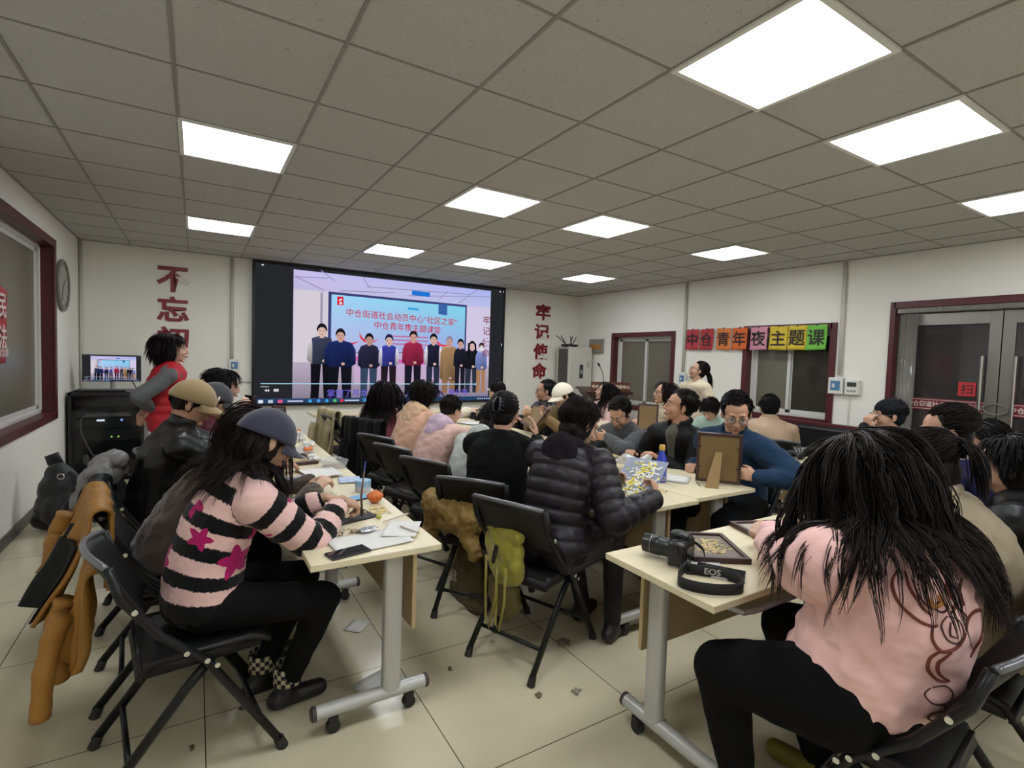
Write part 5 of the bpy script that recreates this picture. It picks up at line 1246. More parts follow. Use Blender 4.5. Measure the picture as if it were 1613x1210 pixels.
person('the dark-haired person by the door', 'person with dark short hair in a dark top, ear showing, rightmost by the glass door', (3.80, -2.33, 1.09), 110, lean=14, pitch=25, yaw=30, top=('#2a2838', 'knit'), puff=.014, topname='top', sk='#a87f6a', hr=dict(style='bob', L=.08, col='#120f10', n=220, seed=54))
PF = person('the person in the black padded coat', 'person in a padded black coat at the right edge of the photo', (2.98, -2.66, 1.10), 98, lean=12, pitch=22, g=1.2, top=('#131316', 'puffer'), puff=.05, topname='padded_coat', hr=dict(style='bob', L=.12, col='#0f0d0e', n=220, seed=55), handL=(2.92, -2.3, .80), handR=(3.1, -2.3, .80))
# ================================================================== SMALL THINGS
TZ = .7405
M_paper = mat('white_paper', '#c9c8c4', .8); M_tissue = mat('white_tissue', '#cfcdc8', .9); M_fbrown = mat('dark_brown_frame', '#3a2422', .4, var=(8, .1))
M_mdf = mat('brown_backing_board', '#735c39', .7, var=(10, .06)); M_clear = mat('clear_plastic_film', '#c9ced0', .12, alpha=.32, spec=.7); M_orange = mat('orange_peel', '#c9692a', .5, bump=(120, .2, .001)); M_pale = mat('pale_dried_flower', '#c9b277', .8)
def sheet(name, lab, cat, x, y, w, h, rz, m=None, amp=.006, z=TZ, group=None, seed=0, n=12):
    b = MB(); o_ = seed*7.3
    f = lambda u, v: ((u-.5)*w, (v-.5)*h, .002+amp*(1+noise.noise(Vector((u*2.2+o_, v*2.2, o_))))*.8+amp*.8*(abs(u-.5)*2)**3*(noise.noise(Vector((v*3, o_, 1)))+.6))
    b.grid(f, n, n, .0008); o = b.build(name, m or M_paper, None, True, loc=(x, y, z), rot=(0, 0, rz)); return tag(o, lab, cat, group)
def blobthing(name, lab, cat, loc, fn, m, vox=.006, disp=None, group=None, sm=4):
    b = MB(); fn(b); o = bake(name, b, m, None, vox, sm, disp); o.location = loc; return tag(o, lab, cat, group)
def stuff(name, lab, cat, loc, fn, m):
    b = MB(); fn(b); o = b.build(name, m, None); o.location = loc; return tag(o, lab, cat, kind='stuff')
def petals(cx, cy, w, h, n, seed, L=.012, z=.002):
    r = random.Random(seed)
    def f(b):
        for i in range(n):
            x, y, a = cx+r.uniform(-w, w)/2, cy+r.uniform(-h, h)/2, r.uniform(0, 6.3); l = L*r.uniform(.5, 1.3)
            b.box((x, y, z+r.uniform(0, .004)), (l, l*.35, .0015), (r.uniform(-.3, .3), r.uniform(-.3, .3), a), r.randrange(2))
    return f
def frame(lab, loc, rot, w, h, face='art', group='dark brown picture frames', d=.022, strut=False, seed=1):
    """picture frame lying in its local xy plane, picture side up (+z)"""
    t = thing('picture_frame', lab, 'picture frame', loc, 0, group); t.rotation_euler = rot
    b = MB(); k = .018
    for s in (-1, 1): b.bx((s*w/2-k/2, -h/2-k/2, 0), (s*w/2+k/2, h/2+k/2, d)); b.bx((-w/2+k/2, s*h/2-k/2, 0), (w/2-k/2, s*h/2+k/2, d))
    b.build('border', M_fbrown, t, bevel=.002)
    MB().bx((-w/2+k/2, -h/2+k/2, .003), (w/2-k/2, h/2-k/2, .006)).build('backing_board', M_mdf, t)
    MB().bx((-w/2+k/2, -h/2+k/2, .010), (w/2-k/2, h/2-k/2, .0125)).build('card', mat('grey_brown_card', '#6f675c', .7) if face != 'grey' else mat('pale_grey_card', '#a39b90', .7), t)
    if face == 'art':
        r = random.Random(seed); b = MB()
        for i in range(150):
            a = r.uniform(0, 6.3); q = r.gauss(0, .22); x, y = w*.36*math.cos(a)*r.random()+.02*math.sin(i), h*.33*(r.random()*2-1)*.8
            b.box((x, y, .014), (.022*r.uniform(.4, 1.2), .006, .002), (r.uniform(-.2, .2), r.uniform(-.3, .3), a), r.randrange(2))
        o = b.build('pressed_flowers', [M_pale, mat('cream_dried_flower', '#b7a88c', .8)], t); o['kind'] = 'stuff'
    if strut:
        b = MB(); b.prism([(-.028, .03), (.028, .03), (.042, -h*.5-.012), (-.042, -h*.5-.012)], 0, .004, (0, 1, 2))
        v = np.array(b.V); p = np.array([0, .03, 0]); c, s = math.cos(-.30), math.sin(-.30); q = v-p; q = np.stack([q[:, 0], q[:, 1]*c-(-q[:, 2])*s*0+q[:, 1]*0, q[:, 2]+0*q[:, 1]], 1); q[:, 2] = -q[:, 2]+s*0; q[:, 2] += (v[:, 1]-.03)*.42; b.V = [tuple(a_) for a_ in q+p]
        b.build('easel_strut', M_mdf, t)
        b = MB()
        for x, y in ((-w/2+.014, .09), (-w/2+.014, -.06), (w/2-.014, .09), (w/2-.014, -.06), (0, h/2-.014)): b.bx((x-.008, y-.004, .0), (x+.008, y+.004, .0028))
        for q_ in range(5): pass
        b2 = b; 
        for i, (x, y) in enumerate(((-w/2+.014, .09), (-w/2+.014, -.06), (w/2-.014, .09), (w/2-.014, -.06))):
            MB().bx((x-.008, y-.004, .0), (x+.008, y+.004, .0028)).build('turn_clip', M_rub, t)
    return t
# ---- nearest table of the left row
t = thing('black_card', 'black card with pale paper characters glued on, under the hands of the striped sweater woman', 'card', (.63, -1.02, TZ), .30)
MB().bx((-.16, -.10, .0), (.16, .10, .006)).build('card', mat('black_cardboard', '#1c1c22', .7), t)
b = MB()
for k, ch in enumerate(('春', '和')):
    o = text('paper_character', ch, .085, mat('cream_cut_paper', '#d3caa6', .7), t, (.06-.1*k, .0, .0065), (0, 0, -1.2), .0006, .003)
text('paper_character', '中', .06, mat('cream_cut_paper', '#d3caa6', .7), t, (.115, .05, .0065), (0, 0, -1.2), .0006, .003)
t = thing('tangerine', 'whole half-peeled tangerine on the nearest table of the left row', 'fruit', (.86, -.84, TZ), 0)
b = MB(); b.ell((0, 0, .030), (.036, .036, .031))
for i in range(9): a = i*2*PI/9; b.cap((.008*math.cos(a), .008*math.sin(a), .058), (.034*math.cos(a), .034*math.sin(a), .035), .007, .010)
bake('flesh', b, M_orange, t, .004, 3); MB().tube([(0, 0, .06), (.004, 0, .072)], .003, 6).build('stalk', mat('green_stalk', '#5d5b2c', .7), t)
stuff('dried_flowers', 'small heap of pale yellow dried flowers beside the tangerine', 'dried flowers', (.82, -.99, TZ), petals(0, 0, .11, .10, 90, 3, .016), [mat('yellow_petal', '#d6c06a', .8), mat('cream_petal', '#d8cfa8', .8)])
stuff('peel_scraps', 'brown and orange scraps scattered along the near table edge', 'scraps', (.60, -1.23, TZ), petals(0, 0, .16, .07, 40, 4, .012), [mat('orange_scrap', '#b06a2c', .7), mat('brown_scrap', '#5c4632', .8)])
blobthing('glue_tape', 'small lump of yellow-green modelling clay on the near table', 'clay', (.80, -1.10, TZ), lambda b: b.ell((0, 0, .010), (.014, .012, .011)), mat('yellow_green', '#b0b04a', .6), .003).name = 'clay_lump'
sheet('paper_sheet', 'large crumpled white sheet at the near end of the left table', 'paper sheet', .68, -1.37, .30, .19, .08, seed=1, amp=.004, group='loose white papers')
sheet('paper_sheet', 'smaller white sheet under the pencil at the near right table corner', 'paper sheet', .84, -1.30, .14, .20, -.5, seed=2, amp=.006, z=TZ+.001, group='loose white papers')
sheet('foil_scrap', 'crumpled silvery foil scrap by the near edge of the left table', 'foil', .70, -1.26, .08, .06, .4, mat('silver_foil', '#a9adb4', .25, .6), .012, seed=3)
def phone(lab, loc, rot, w=.075, h=.155, screen='#0f1118', lit=None):
    t = thing('phone', lab, 'phone', loc, 0); t.rotation_euler = rot
    MB().bx((-w/2, -h/2, 0), (w/2, h/2, .008)).build('case', mat('dark_phone_case', '#17181b', .35), t, bevel=.003)
    MB().bx((-w/2+.004, -h/2+.004, .008), (w/2-.004, h/2-.004, .0086)).build('screen', emis('lit_phone', lit, .8) if lit else mat('black_glass', screen, .05), t)
    return t
phone('phone lying under the crumpled white sheet at the near end', (.575, -1.455, TZ), (0, 0, -1.35))
t = phone('phone with bright blue screen behind the tape rolls', (.79, -.74, TZ), (0, 0, -1.25), lit='#8fc4ea')
for k, (z, c, nm_) in enumerate(((0, '#b9bcc0', 'lower white'), (.032, '#8fb2cf', 'upper pale blue'))):
    t = thing('tape_roll', '%s one of two stacked tape rolls on the near left table' % nm_, 'tape roll', (.865, -.60, TZ+z), 0)
    MB().lathe([(.026, 0), (.042, 0), (.042, .031), (.026, .031)]).build('tape', mat('tape'+c, c, .3), t, 'auto'); MB().lathe([(.023, .001), (.027, .001), (.027, .030), (.023, .030)]).build('core', M_mdf, t, 'auto')
for lab, x, y, rz, L_ in (('white pencil lying near the right edge of the near left table', .87, -1.15, .45, .17), ('pale pencil lying on the white sheet at the corner', .86, -1.33, 1.9, .13)):
    t = thing('pencil', lab, 'pencil', (x, y, TZ+.008), rz); MB().tube([(-L_/2, 0, .004), (L_/2-.02, 0, .004)], .0038, 6).build('shaft', mat('pale_pencil', '#b9b0a4', .5), t); MB().tube([(L_/2-.02, 0, .004), (L_/2, 0, .004)], [.0038, .0006], 6).build('tip', mat('wood_tip', '#7d6850', .6), t)
t = thing('brush', 'thin brown tool held upright by the woman in the striped sweater', 'tool', (.735, -1.06, .752), 0)
MB().tube([(0, 0, 0), (-.004, .004, .09), (.012, .02, .20)], [.006, .005, .004], 8).build('handle', mat('brown_tool', '#5d4336', .5), t, True); MB().tube([(.012, .02, .20), (.018, .025, .245)], .003, 6).build('ferrule', mat('blue_tip', '#45509a', .4), t)
# ---- middle part of the left row
sheet('paper_sheet', 'white drawing sheet with a curled corner, middle of the left row', 'paper sheet', .74, -.10, .20, .28, .15, seed=5, amp=.012, group='loose white papers')
sheet('leaflet', 'blue and white printed leaflet under the white drawing sheet', 'leaflet', .60, -.25, .20, .22, .4, mat('blue_print', '#8f97b8', .6, var=(22, .5)), .006, seed=6)
sheet('leaflet', 'pale blue leaflet beside the tape rolls', 'leaflet', .86, -.33, .12, .15, -.2, mat('pale_blue_print', '#a4afca', .6, var=(25, .3)), .005, seed=7)
frame('dark frame lying flat in the middle of the left row', (.66, .36, TZ), (0, 0, .12), .21, .30, seed=4)
t = thing('plastic_tub', 'clear plastic tub with reddish scraps at the edge of the left row', 'tub', (.86, .08, TZ), .3)
MB().grid(lambda u, v: ((.055+.018*v)*math.copysign(abs(math.cos(2*PI*u))**.5, math.cos(2*PI*u)), (.075+.018*v)*math.copysign(abs(math.sin(2*PI*u))**.5, math.sin(2*PI*u)), .002+.05*v), 40, 4, .0015).build('wall', M_clear, t, True); MB().bx((-.055, -.075, .001), (.055, .075, .003)).build('bottom', M_clear, t)
o = MB(); petals(0, 0, .09, .12, 40, 8, .02, .006)(o); o = o.build('scraps', [mat('rust_scrap', '#a4695a', .7), mat('pink_scrap', '#b99a94', .7)], t); o['kind'] = 'stuff'
def crumple(seed, s):
    r = random.Random(seed)
    def f(b):
        for i in range(9): b.ell((r.uniform(-1, 1)*s, r.uniform(-1, 1)*s, s*.35+r.random()*s*.3), (s*r.uniform(.3, .6), s*r.uniform(.3, .6), s*.35))
    return f
tissue = [('crumpled white tissue nearest the clear tub in the left row', .80, .32, .042, 11), ('crumpled tissue beside the dark lying frame', .55, .62, .035, 12), ('crumpled tissue between the fruit segments of the left row', .86, .92, .04, 13), ('crumpled tissue farther along the left row', .80, 1.18, .045, 14), ('farthest crumpled tissue on the left row', .84, 1.52, .045, 15)]
for lab, x, y, s, sd_ in tissue: blobthing('crumpled_tissue', lab, 'tissue', (x, y, TZ), crumple(sd_, s), M_tissue, .006, [(.025, .022)], 'crumpled tissues on the left row', 1)
sheet('plastic_bag', 'clear flat plastic bag lying on the left row behind the tub', 'plastic bag', .72, .68, .26, .24, .3, M_clear, .02, seed=9)
sheet('plastic_bag', 'clear plastic bag lying farther along the left row', 'plastic bag', .74, 1.30, .26, .26, -.2, M_clear, .025, seed=10)
for lab, x, y in (('orange fruit peel in the middle of the left row', .80, .66), ('orange fruit peel far along the left row', .87, 1.62), ('red-orange fruit peel at the far end of the left row', .82, 1.84)):
    blobthing('fruit_peel', lab, 'fruit peel', (x, y, TZ), lambda b: (b.ell((0, 0, .018), (.03, .024, .018)), b.ell((.025, .01, .03), (.02, .025, .01), (0, .7, 0)), b.ell((-.02, .012, .03), (.018, .02, .008), (0, -.8, 0))), M_orange, .005, [(.02, .01)], 'fruit peels on the left row')
t = phone('dark phone held up in both hands by the woman taking a picture', (.455, 1.10, 1.10), (PI/2-.15, 1.57, -1.25))
o = frame('dark frame standing on edge far along the left row', (.66, 1.38, .86), (1.35, .12, 1.0), .20, .26, seed=6)
o.location = (.70, 1.40, .885)
# ---- middle row
def bottle():
    t = thing('bottle', 'blue drink bottle with a yellow cap on the double middle row', 'bottle', (2.60, -1.13, TZ))
    MB().lathe([(.001, 0), (.031, .002), (.033, .01), (.033, .045), (.031, .05), (.033, .055), (.033, .13), (.029, .155), (.018, .185), (.0155, .20), (.0155, .205)]).build('body', mat('blue_bottle', '#2b3fa8', .2, coat=.5), t, 'auto')
    MB().lathe([(.034, .01), (.0342, .045)], n=28).build('lower_band', mat('pale_bottle_band', '#70778c', .4), t, 'auto')
    MB().lathe([(.0175, .203), (.0185, .206), (.0185, .232), (.016, .236)]).build('cap', mat('yellow_cap', '#c29a4a', .45), t, 'auto')
    b = MB()
    for k in range(3): b.bx((-.034, -.018+k*.013, .085), (-.0335, -.010+k*.013, .115))
    text('label_lettering', '蓝', .03, mat('white_lettering', '#d5d6dc', .5), t, (-.022, -.0262, .10), (PI/2, 0, -.7), .0006, .001)
bottle()
for k in range(3): sheet('paper_sheet', ('top', 'middle', 'lowest')[2-k]+' white card of the small stack before the blue fleece man', 'paper sheet', 2.745+.006*k, -1.13+.004*k, .19, .15, .5+.06*k, None, .001, TZ+.0025*k, 'white cards before the blue fleece man', 20+k, 4)
t = thing('pencil', 'short grey pencil beside the white cards', 'pencil', (2.77, -1.28, TZ), .9); MB().tube([(-.05, 0, .004), (.04, 0, .004)], .004, 6).build('shaft', mat('grey_pencil', '#6c6862', .5), t); MB().tube([(.04, 0, .004), (.055, 0, .004)], [.004, .0006], 6).build('tip', mat('wood_tip', '#7d6850', .6), t)
stuff('seed_heap', 'few brown stalks and pale scraps near the seam of the middle tables', 'scraps', (2.46-.08, -1.30, TZ), petals(0, 0, .14, .06, 40, 31, .016), [mat('brown_scrap', '#5c4632', .8), M_pale])
# upright frame with easel strut, back to the camera
def easel():
    w, h = .245, .32; loc = Vector((2.895, -1.325, TZ+.008)); t = thing('picture_frame', 'upright picture frame seen from behind, propped on its easel strut by the blue fleece man', 'picture frame', loc, math.radians(218), 'dark brown picture frames')
    # local +x points to the camera side (back of the frame), y along the width, z up; leaning towards the strut by a few degrees
    tl = .13; R_ = np.array([[math.cos(tl), 0, math.sin(tl)], [0, 1, 0], [-math.sin(tl), 0, math.cos(tl)]])
    def rb(b): b.V = [tuple(R_ @ np.array(v)) for v in b.V]; return b
    b = MB(); k = .018
    for s in (-1, 1): b.bx((-.022, s*w/2-k/2, 0), (0, s*w/2+k/2, h))
    b.bx((-.022, -w/2+k/2, 0), (0, w/2-k/2, k)); b.bx((-.022, -w/2+k/2, h-k), (0, w/2-k/2, h)); rb(b).build('border', M_fbrown, t, bevel=.002)
    rb(MB().bx((-.010, -w/2+k/2, k), (-.004, w/2-k/2, h-k))).build('backing_board', M_mdf, t)
    for y, z in ((-w/2+.012, .10), (-w/2+.012, .23), (w/2-.012, .10), (w/2-.012, .23)): rb(MB().bx((-.004, y-.007, z-.004), (.001, y+.007, z+.004))).build('turn_clip', M_rub, t)
    a = R_ @ np.array([-.003, -.0, .20]); e = np.array([.135, -.035, -.007]); d = unit(e-a); s_ = np.array([0, 1., 0]); nn_ = unit(np.cross(s_, d)); b = MB(); V = []
    for q in (0, .004):
        for p_, w_ in ((a, .020), (e, .040)):
            for s in (-1, 1): V.append(p_+s_*s*w_+nn_*q)
    b.add(V, [(0, 1, 3, 2), (4, 6, 7, 5), (0, 4, 5, 1), (2, 3, 7, 6), (0, 2, 6, 4), (1, 5, 7, 3)]).build('easel_strut', mat('strut_board', '#84693f', .7), t)
easel()
# floral picture held by the woman in the puffer coat
Fp = unit(V3(math.cos(math.radians(22)), math.sin(math.radians(22)), 0)); Rp = V3(Fp[1], -Fp[0], 0); u_ = unit(Fp*.84+UP*.54); n_ = np.cross(Rp, u_)
t = thing('floral_card', 'grey-blue card with white and yellow petals, held by the woman in the puffer coat', 'card'); t.matrix_world = Matrix(((Rp[0], u_[0], n_[0], 2.10), (Rp[1], u_[1], n_[1], -1.42), (Rp[2], u_[2], n_[2], .862), (0, 0, 0, 1)))
MB().bx((-.115, -.17, -.0015), (.115, .17, .0015)).build('card', mat('grey_blue_card', '#7f8698', .6), t)
r = random.Random(5); b = MB()
for i in range(190):
    y = r.uniform(-.14, .15); x = r.gauss(.01, .04)+.02*math.sin(y*20); yel = 1 if r.random() < .36 else 0; a = r.uniform(0, 6.3)
    b.box((x, y, .003+r.random()*.003), (r.uniform(.012, .034), r.uniform(.005, .010), .0015), (r.uniform(-.2, .2), r.uniform(-.2, .2), a), yel)
o = b.build('petal_collage', [mat('white_petal', '#dadbd2', .7), mat('bright_yellow_petal', '#d2c03c', .7)], t); o['kind'] = 'stuff'
blobthing('fruit_peel', 'orange fruit peels on the middle table before the woman in the puffer coat', 'fruit peel', (2.50-.12, -.98, TZ), lambda b: [b.ell((.03*math.cos(a), .03*math.sin(a), .016), (.025, .02, .014), (0, .5, a)) for a in (0, 1.6, 3.1, 4.5)], M_orange, .005, [(.02, .012)])
sheet('plastic_bag', 'crumpled clear plastic bag with scraps on the middle table', 'plastic bag', 2.62, -.80, .26, .24, .2, mat('hazy_plastic_film', '#c4c6c2', .2, alpha=.5, spec=.7), .07, seed=33, n=26)
blobthing('paper_bowl', 'pale green folded napkin bowl on the middle table', 'bowl', (2.60, -.44, TZ), lambda b: [b.cap((.06*math.cos(a), .06*math.sin(a), .02), (.09*math.cos(a), .09*math.sin(a), .075), .012, .010) for a in np.linspace(0, 6.0, 16)]+[b.ell((0, 0, .012), (.075, .075, .014))], mat('pale_green_paper', '#9fb0a0', .8), .006, [(.03, .012)])
frame('dark frame lying flat with dried grass before the grey sweater man', (2.90, -.42, TZ), (0, 0, .25), .20, .28, seed=9)
frame('frame held tilted by the person in the white cap, backing board facing out', (2.93, .82, .935), (-.1, 2.25, -.25), .22, .32, seed=10)
o = frame('dark frame standing upright by the woman in cream fleece', (4.25, .62, .92), (PI/2+.15, 0, PI-1.0), .20, .27, seed=11); o.location = (4.25, .58, .905)
for lab, x, y, rz in (('white sheet on the middle row before the child in pink', 2.35, .52, .2), ('white sheet on the middle row before the peach hoodie', 2.33, 1.02, -.2), ('white sheet at the far end of the middle row', 2.72, 1.80, .4), ('white sheet on the middle row beside the white cap', 2.75, 1.25, -.3), ('white sheet on the table by the windows', 4.25, .25, .3), ('white sheet on the window table before the beige coat', 4.35, -.75, .1)):
    sheet('paper_sheet', lab, 'paper sheet', x, y, .21, .28, rz, None, .008, group='loose white papers', seed=int(x*10+y*7))
sheet('plastic_bag', 'pinkish clear plastic bag far along the middle row', 'plastic bag', 2.60, 2.05, .25, .22, .2, mat('pink_plastic_film', '#c99aa4', .2, alpha=.5, spec=.6), .05, seed=36, n=20)
blobthing('cloth_bundle', 'off-white cloth bundle at the far end of the middle row', 'cloth', (3.22-.3, 2.42, TZ), lambda b: (b.ell((0, 0, .05), (.20, .13, .07)), b.ell((.08, .03, .07), (.10, .10, .05))), mat('off_white_cloth', '#c9c2ae', .85), .010, [(.06, .03)])
t = thing('tangerine', 'orange fruit on the table by the windows', 'fruit', (4.33, 1.10, TZ)); b = MB(); b.ell((0, 0, .03), (.037, .037, .030)); b.build('flesh', M_orange, t, True); MB().tube([(0, 0, .058), (.004, 0, .066)], .003, 6).build('stalk', mat('green_stalk', '#5d5b2c', .7), t)
# pair of dark gloves with white lines
for lab, x, y, a0 in (('left glove of the dark pair with white lines on the window table', 4.36, -1.02, .6), ('right glove of the dark pair, fingers raised, on the window table', 4.42, -.95, -.3)):
    t = thing('glove', lab, 'glove', (x, y, TZ), a0, 'pair of dark gloves'); b = MB(); hand(b, V3(0, 0, .028), V3(1, 0, .35), V3(.3, 0, -1), 1, (.1, .15, .1), 1.1); b.cap((-.06, 0, .026), (0, 0, .028), .030, .026)
    bake('fabric', b, mat('black_glove', '#1b1b20', .7), t, .005, 3)
    b = MB()
    for k in range(3): b.tube([(.0, .02-.02*k, .052), (.05, .03-.025*k, .066), (.085, .035-.028*k, .075)], .0022, 5)
    b.build('white_lines', mat('white_piping', '#bdbdb9', .6), t, True)
# ---- foreground table: camera with strap, tablet, frames
def camera_dslr():
    t = thing('camera', 'black reflex camera lying on the corner of the foreground table', 'camera', (1.65, -2.10, TZ), math.radians(22))
    M = mat('black_camera_body', '#121214', .42, bump=(250, .3, .001)); 
    # local: +y is where the lens points
    b = MB(); b.bx((-.066, -.030, .004), (.066, .030, .088)); b.cap((.05, .018, .012), (.05, .018, .082), .024, .022); b.bx((-.022, -.028, .085), (.022, .040, .112)); b.ell((0, .01, .108), (.028, .036, .016)); b.ell((-.045, 0, .085), (.022, .026, .012))
    bake('body', b, M, t, .0035, 3)
    b = MB(); b.lathe([(.033, 0), (.035, .01), (.035, .045), (.0375, .05), (.0375, .075), (.034, .08), (.036, .085), (.036, .115), (.030, .118), (.028, .104), (.001, .102)]); V = np.array(b.V); b.V = [(x, .028+z, .046+y) for x, y, z in V]; ln = b.build('lens', mat('black_lens_barrel', '#101012', .35, bump=(200, .1, .001)), t, 'auto')
    MB().tube([(.0368*math.cos(a), .112, .046+.0368*math.sin(a)) for a in np.linspace(0, 2*PI, 33)], .0012, 5).build('silver_ring', M_steel, ln, True)
    MB().cyl((.045, .012, .092), (.045, .012, .102), .013, 16).build('mode_dial', M, t, 'auto'); MB().cyl((-.048, .01, .09), (-.048, .01, .098), .010, 14).build('shutter_button', mat('silver_button', '#77787c', .3, .8), t, 'auto')
    MB().bx((-.040, -.0335, .018), (.034, -.030, .072)).build('rear_screen', mat('black_glass2', '#24262b', .08), t, bevel=.002)
    MB().bx((-.02, -.036, .090), (.02, -.028, .110)).build('eyepiece', M_rub, t, bevel=.004)
    M2 = mat('black_webbing', '#17171a', .75)
    inv = Matrix.Rotation(-math.radians(22), 3, 'Z'); org = Vector((1.65, -2.10, TZ))
    def ribbon(pts, wid, nm, parent, m=M2, upright=True):
        # webbing standing on edge along a world polyline, smoothed
        P = [np.array(p, float) for p in pts]; Q = []
        for i in range(len(P)-1):
            p0, p1, p2, p3 = P[max(i-1, 0)], P[i], P[i+1], P[min(i+2, len(P)-1)]
            for s in np.linspace(0, 1, 8, endpoint=False): Q.append(.5*((2*p1)+(-p0+p2)*s+(2*p0-5*p1+4*p2-p3)*s*s+(-p0+3*p1-3*p2+p3)*s**3))
        Q.append(P[-1]); Q = [np.array(inv @ (Vector(q)-org)) for q in Q]; n = len(Q)-1
        b = MB(); b.grid(lambda u, v: Q[int(round(u*n))]+np.array([0, 0, (v)*wid]), n, 2, .0022)
        return b.build(nm, m, parent, True), Q
    z0 = TZ+.001
    ribbon([(1.715, -2.085, z0+.07), (1.735, -2.13, z0+.04), (1.70, -2.17, z0+.008), (1.665, -2.20, z0+.004), (1.68, -2.23, z0+.004), (1.69, -2.25, z0+.002)], .012, 'strap_end', t)
    ribbon([(1.588, -2.13, z0+.07), (1.575, -2.15, z0+.03), (1.585, -2.18, z0), (1.61, -2.20, z0), (1.64, -2.20, z0), (1.665, -2.21, z0)], .012, 'strap_end', t)
    loop = [(1.665, -2.215, z0), (1.62, -2.215, z0), (1.565, -2.205, z0), (1.525, -2.215, z0), (1.50, -2.25, z0), (1.515, -2.30, z0), (1.565, -2.345, z0), (1.63, -2.365, z0), (1.675, -2.345, z0), (1.70, -2.30, z0), (1.69, -2.255, z0), (1.655, -2.225, z0)]
    loop = [(1.60, -2.165, z0), (1.555, -2.185, z0), (1.50, -2.215, z0), (1.475, -2.25, z0), (1.49, -2.30, z0), (1.535, -2.345, z0), (1.60, -2.375, z0), (1.645, -2.365, z0), (1.672, -2.325, z0), (1.665, -2.275, z0), (1.635, -2.235, z0), (1.605, -2.20, z0), (1.595, -2.17, z0)]
    sp, Q = ribbon(loop, .038, 'neck_strap', t)
    i = 9*8+2; p = (Q[i]+Q[i+8])/2; d = unit(Q[i+9]-Q[i-1]); yaw_ = math.atan2(d[1], d[0])
    nrm = np.array([d[1], -d[0], 0]); wv = Matrix.Rotation(math.radians(22), 3, 'Z') @ Vector(nrm)
    if wv.dot(Vector((-1, -.6, 0))) < 0: nrm = -nrm; yaw_ += PI
    text('strap_lettering', 'EOS', .030, mat('silver_thread', '#a9a9a9', .5), sp, tuple(p+nrm*.0022+np.array([0, 0, .020])), (PI/2, 0, yaw_), .0004, .0006, 1.05)
camera_dslr()
t = thing('tablet', 'small black tablet with white rim lying beside the camera strap', 'tablet', (1.70, -2.235, TZ), math.radians(-58)); MB().bx((-.085, -.055, 0), (.085, .055, .007)).build('case', mat('white_rim', '#c4c4c4', .3), t, bevel=.002); MB().bx((-.082, -.052, .007), (.082, .052, .0085)).build('screen', mat('black_glass', '#0f1118', .05), t)
sheet('paper_sheet', 'white sheet under the camera on the foreground table', 'paper sheet', 1.72, -2.12, .22, .16, .6, None, .001, group='loose white papers', seed=40, n=4)
frame('dark frame with pressed yellow grasses behind the camera', (1.87, -2.055, TZ), (0, 0, math.radians(-33)), .20, .28, seed=21)
frame('frame with a pale card and yellow petal under the hand of the pink sweatshirt', (2.30, -2.06, TZ), (0, 0, math.radians(-20)), .24, .24, 'grey', seed=22)
blobthing('yellow_petal', 'bright yellow petal on the pale card in the frame', 'petal', (2.27, -2.10, TZ+.014), lambda b: (b.ell((0, 0, .003), (.022, .012, .004)), b.ell((.014, .008, .003), (.014, .010, .004))), mat('bright_yellow_petal', '#d2c03c', .7), .003)
tag(MB().tube([(2.26, -1.995, TZ+.024), (2.33, -2.03, TZ+.026), (2.42, -2.045, TZ+.027)], [.002, .0035, .002], 6).build('tweezers', mat('brown_tweezers', '#8a7466', .4, .5), None, True), 'thin tweezers lying across the frame with the pale card', 'tweezers')
stuff('dried_pieces', 'small brown dried pieces on the table beyond the pale card', 'dried flowers', (2.66, -1.97, TZ), petals(0, 0, .2, .08, 40, 44, .016), [mat('brown_scrap', '#5c4632', .8), M_pale])
sheet('paper_sheet', 'white folded sheet at the far edge of the foreground table', 'paper sheet', 2.78, -2.05, .16, .12, .3, None, .012, group='loose white papers', seed=45)
# ---- floor litter
fl = [('white square paper lying on the floor behind the near table foot', .80, -1.16, .20, .15, .35), ('small white paper on the floor under the left table', .84, -.62, .12, .10, .8)]
for lab, x, y, w, h, rz in fl: sheet('floor_paper', lab, 'paper', x, y, w, h, rz, None, .001, .001, 'papers on the floor', 50, 4)
for lab, x, y, s, c in (('larger crumpled metallic scrap on the floor before the puffer coat chair', 1.74, -1.30, .028, '#6f6253'), ('small shiny scrap on the floor in the aisle', 1.55, -1.65, .018, '#8f8778'), ('small shiny scrap on the floor by the foreground table foot', 1.75, -1.96, .014, '#8f8778'), ('small brown leaf scrap on the floor nearest the left table', 1.12, -1.22, .012, '#55432f'), ('brown leaf scrap on the floor in the middle of the aisle', 1.39, -1.58, .014, '#6b5a44'), ('small scrap on the floor under the striped sweater woman', .25, -1.06, .011, '#4c4034'), ('small dark scrap on the floor before the nearest chair', .08, -1.21, .012, '#55432f'), ('pale crumb on the floor by the middle chairs', 1.42, -1.10, .012, '#a59d8c')):
    blobthing('floor_scrap', lab, 'scrap', (x, y, 0), crumple(int(x*100), s), mat('scrap'+c, c, .4), .004, [(.015, .012)], 'scraps on the floor', 1)

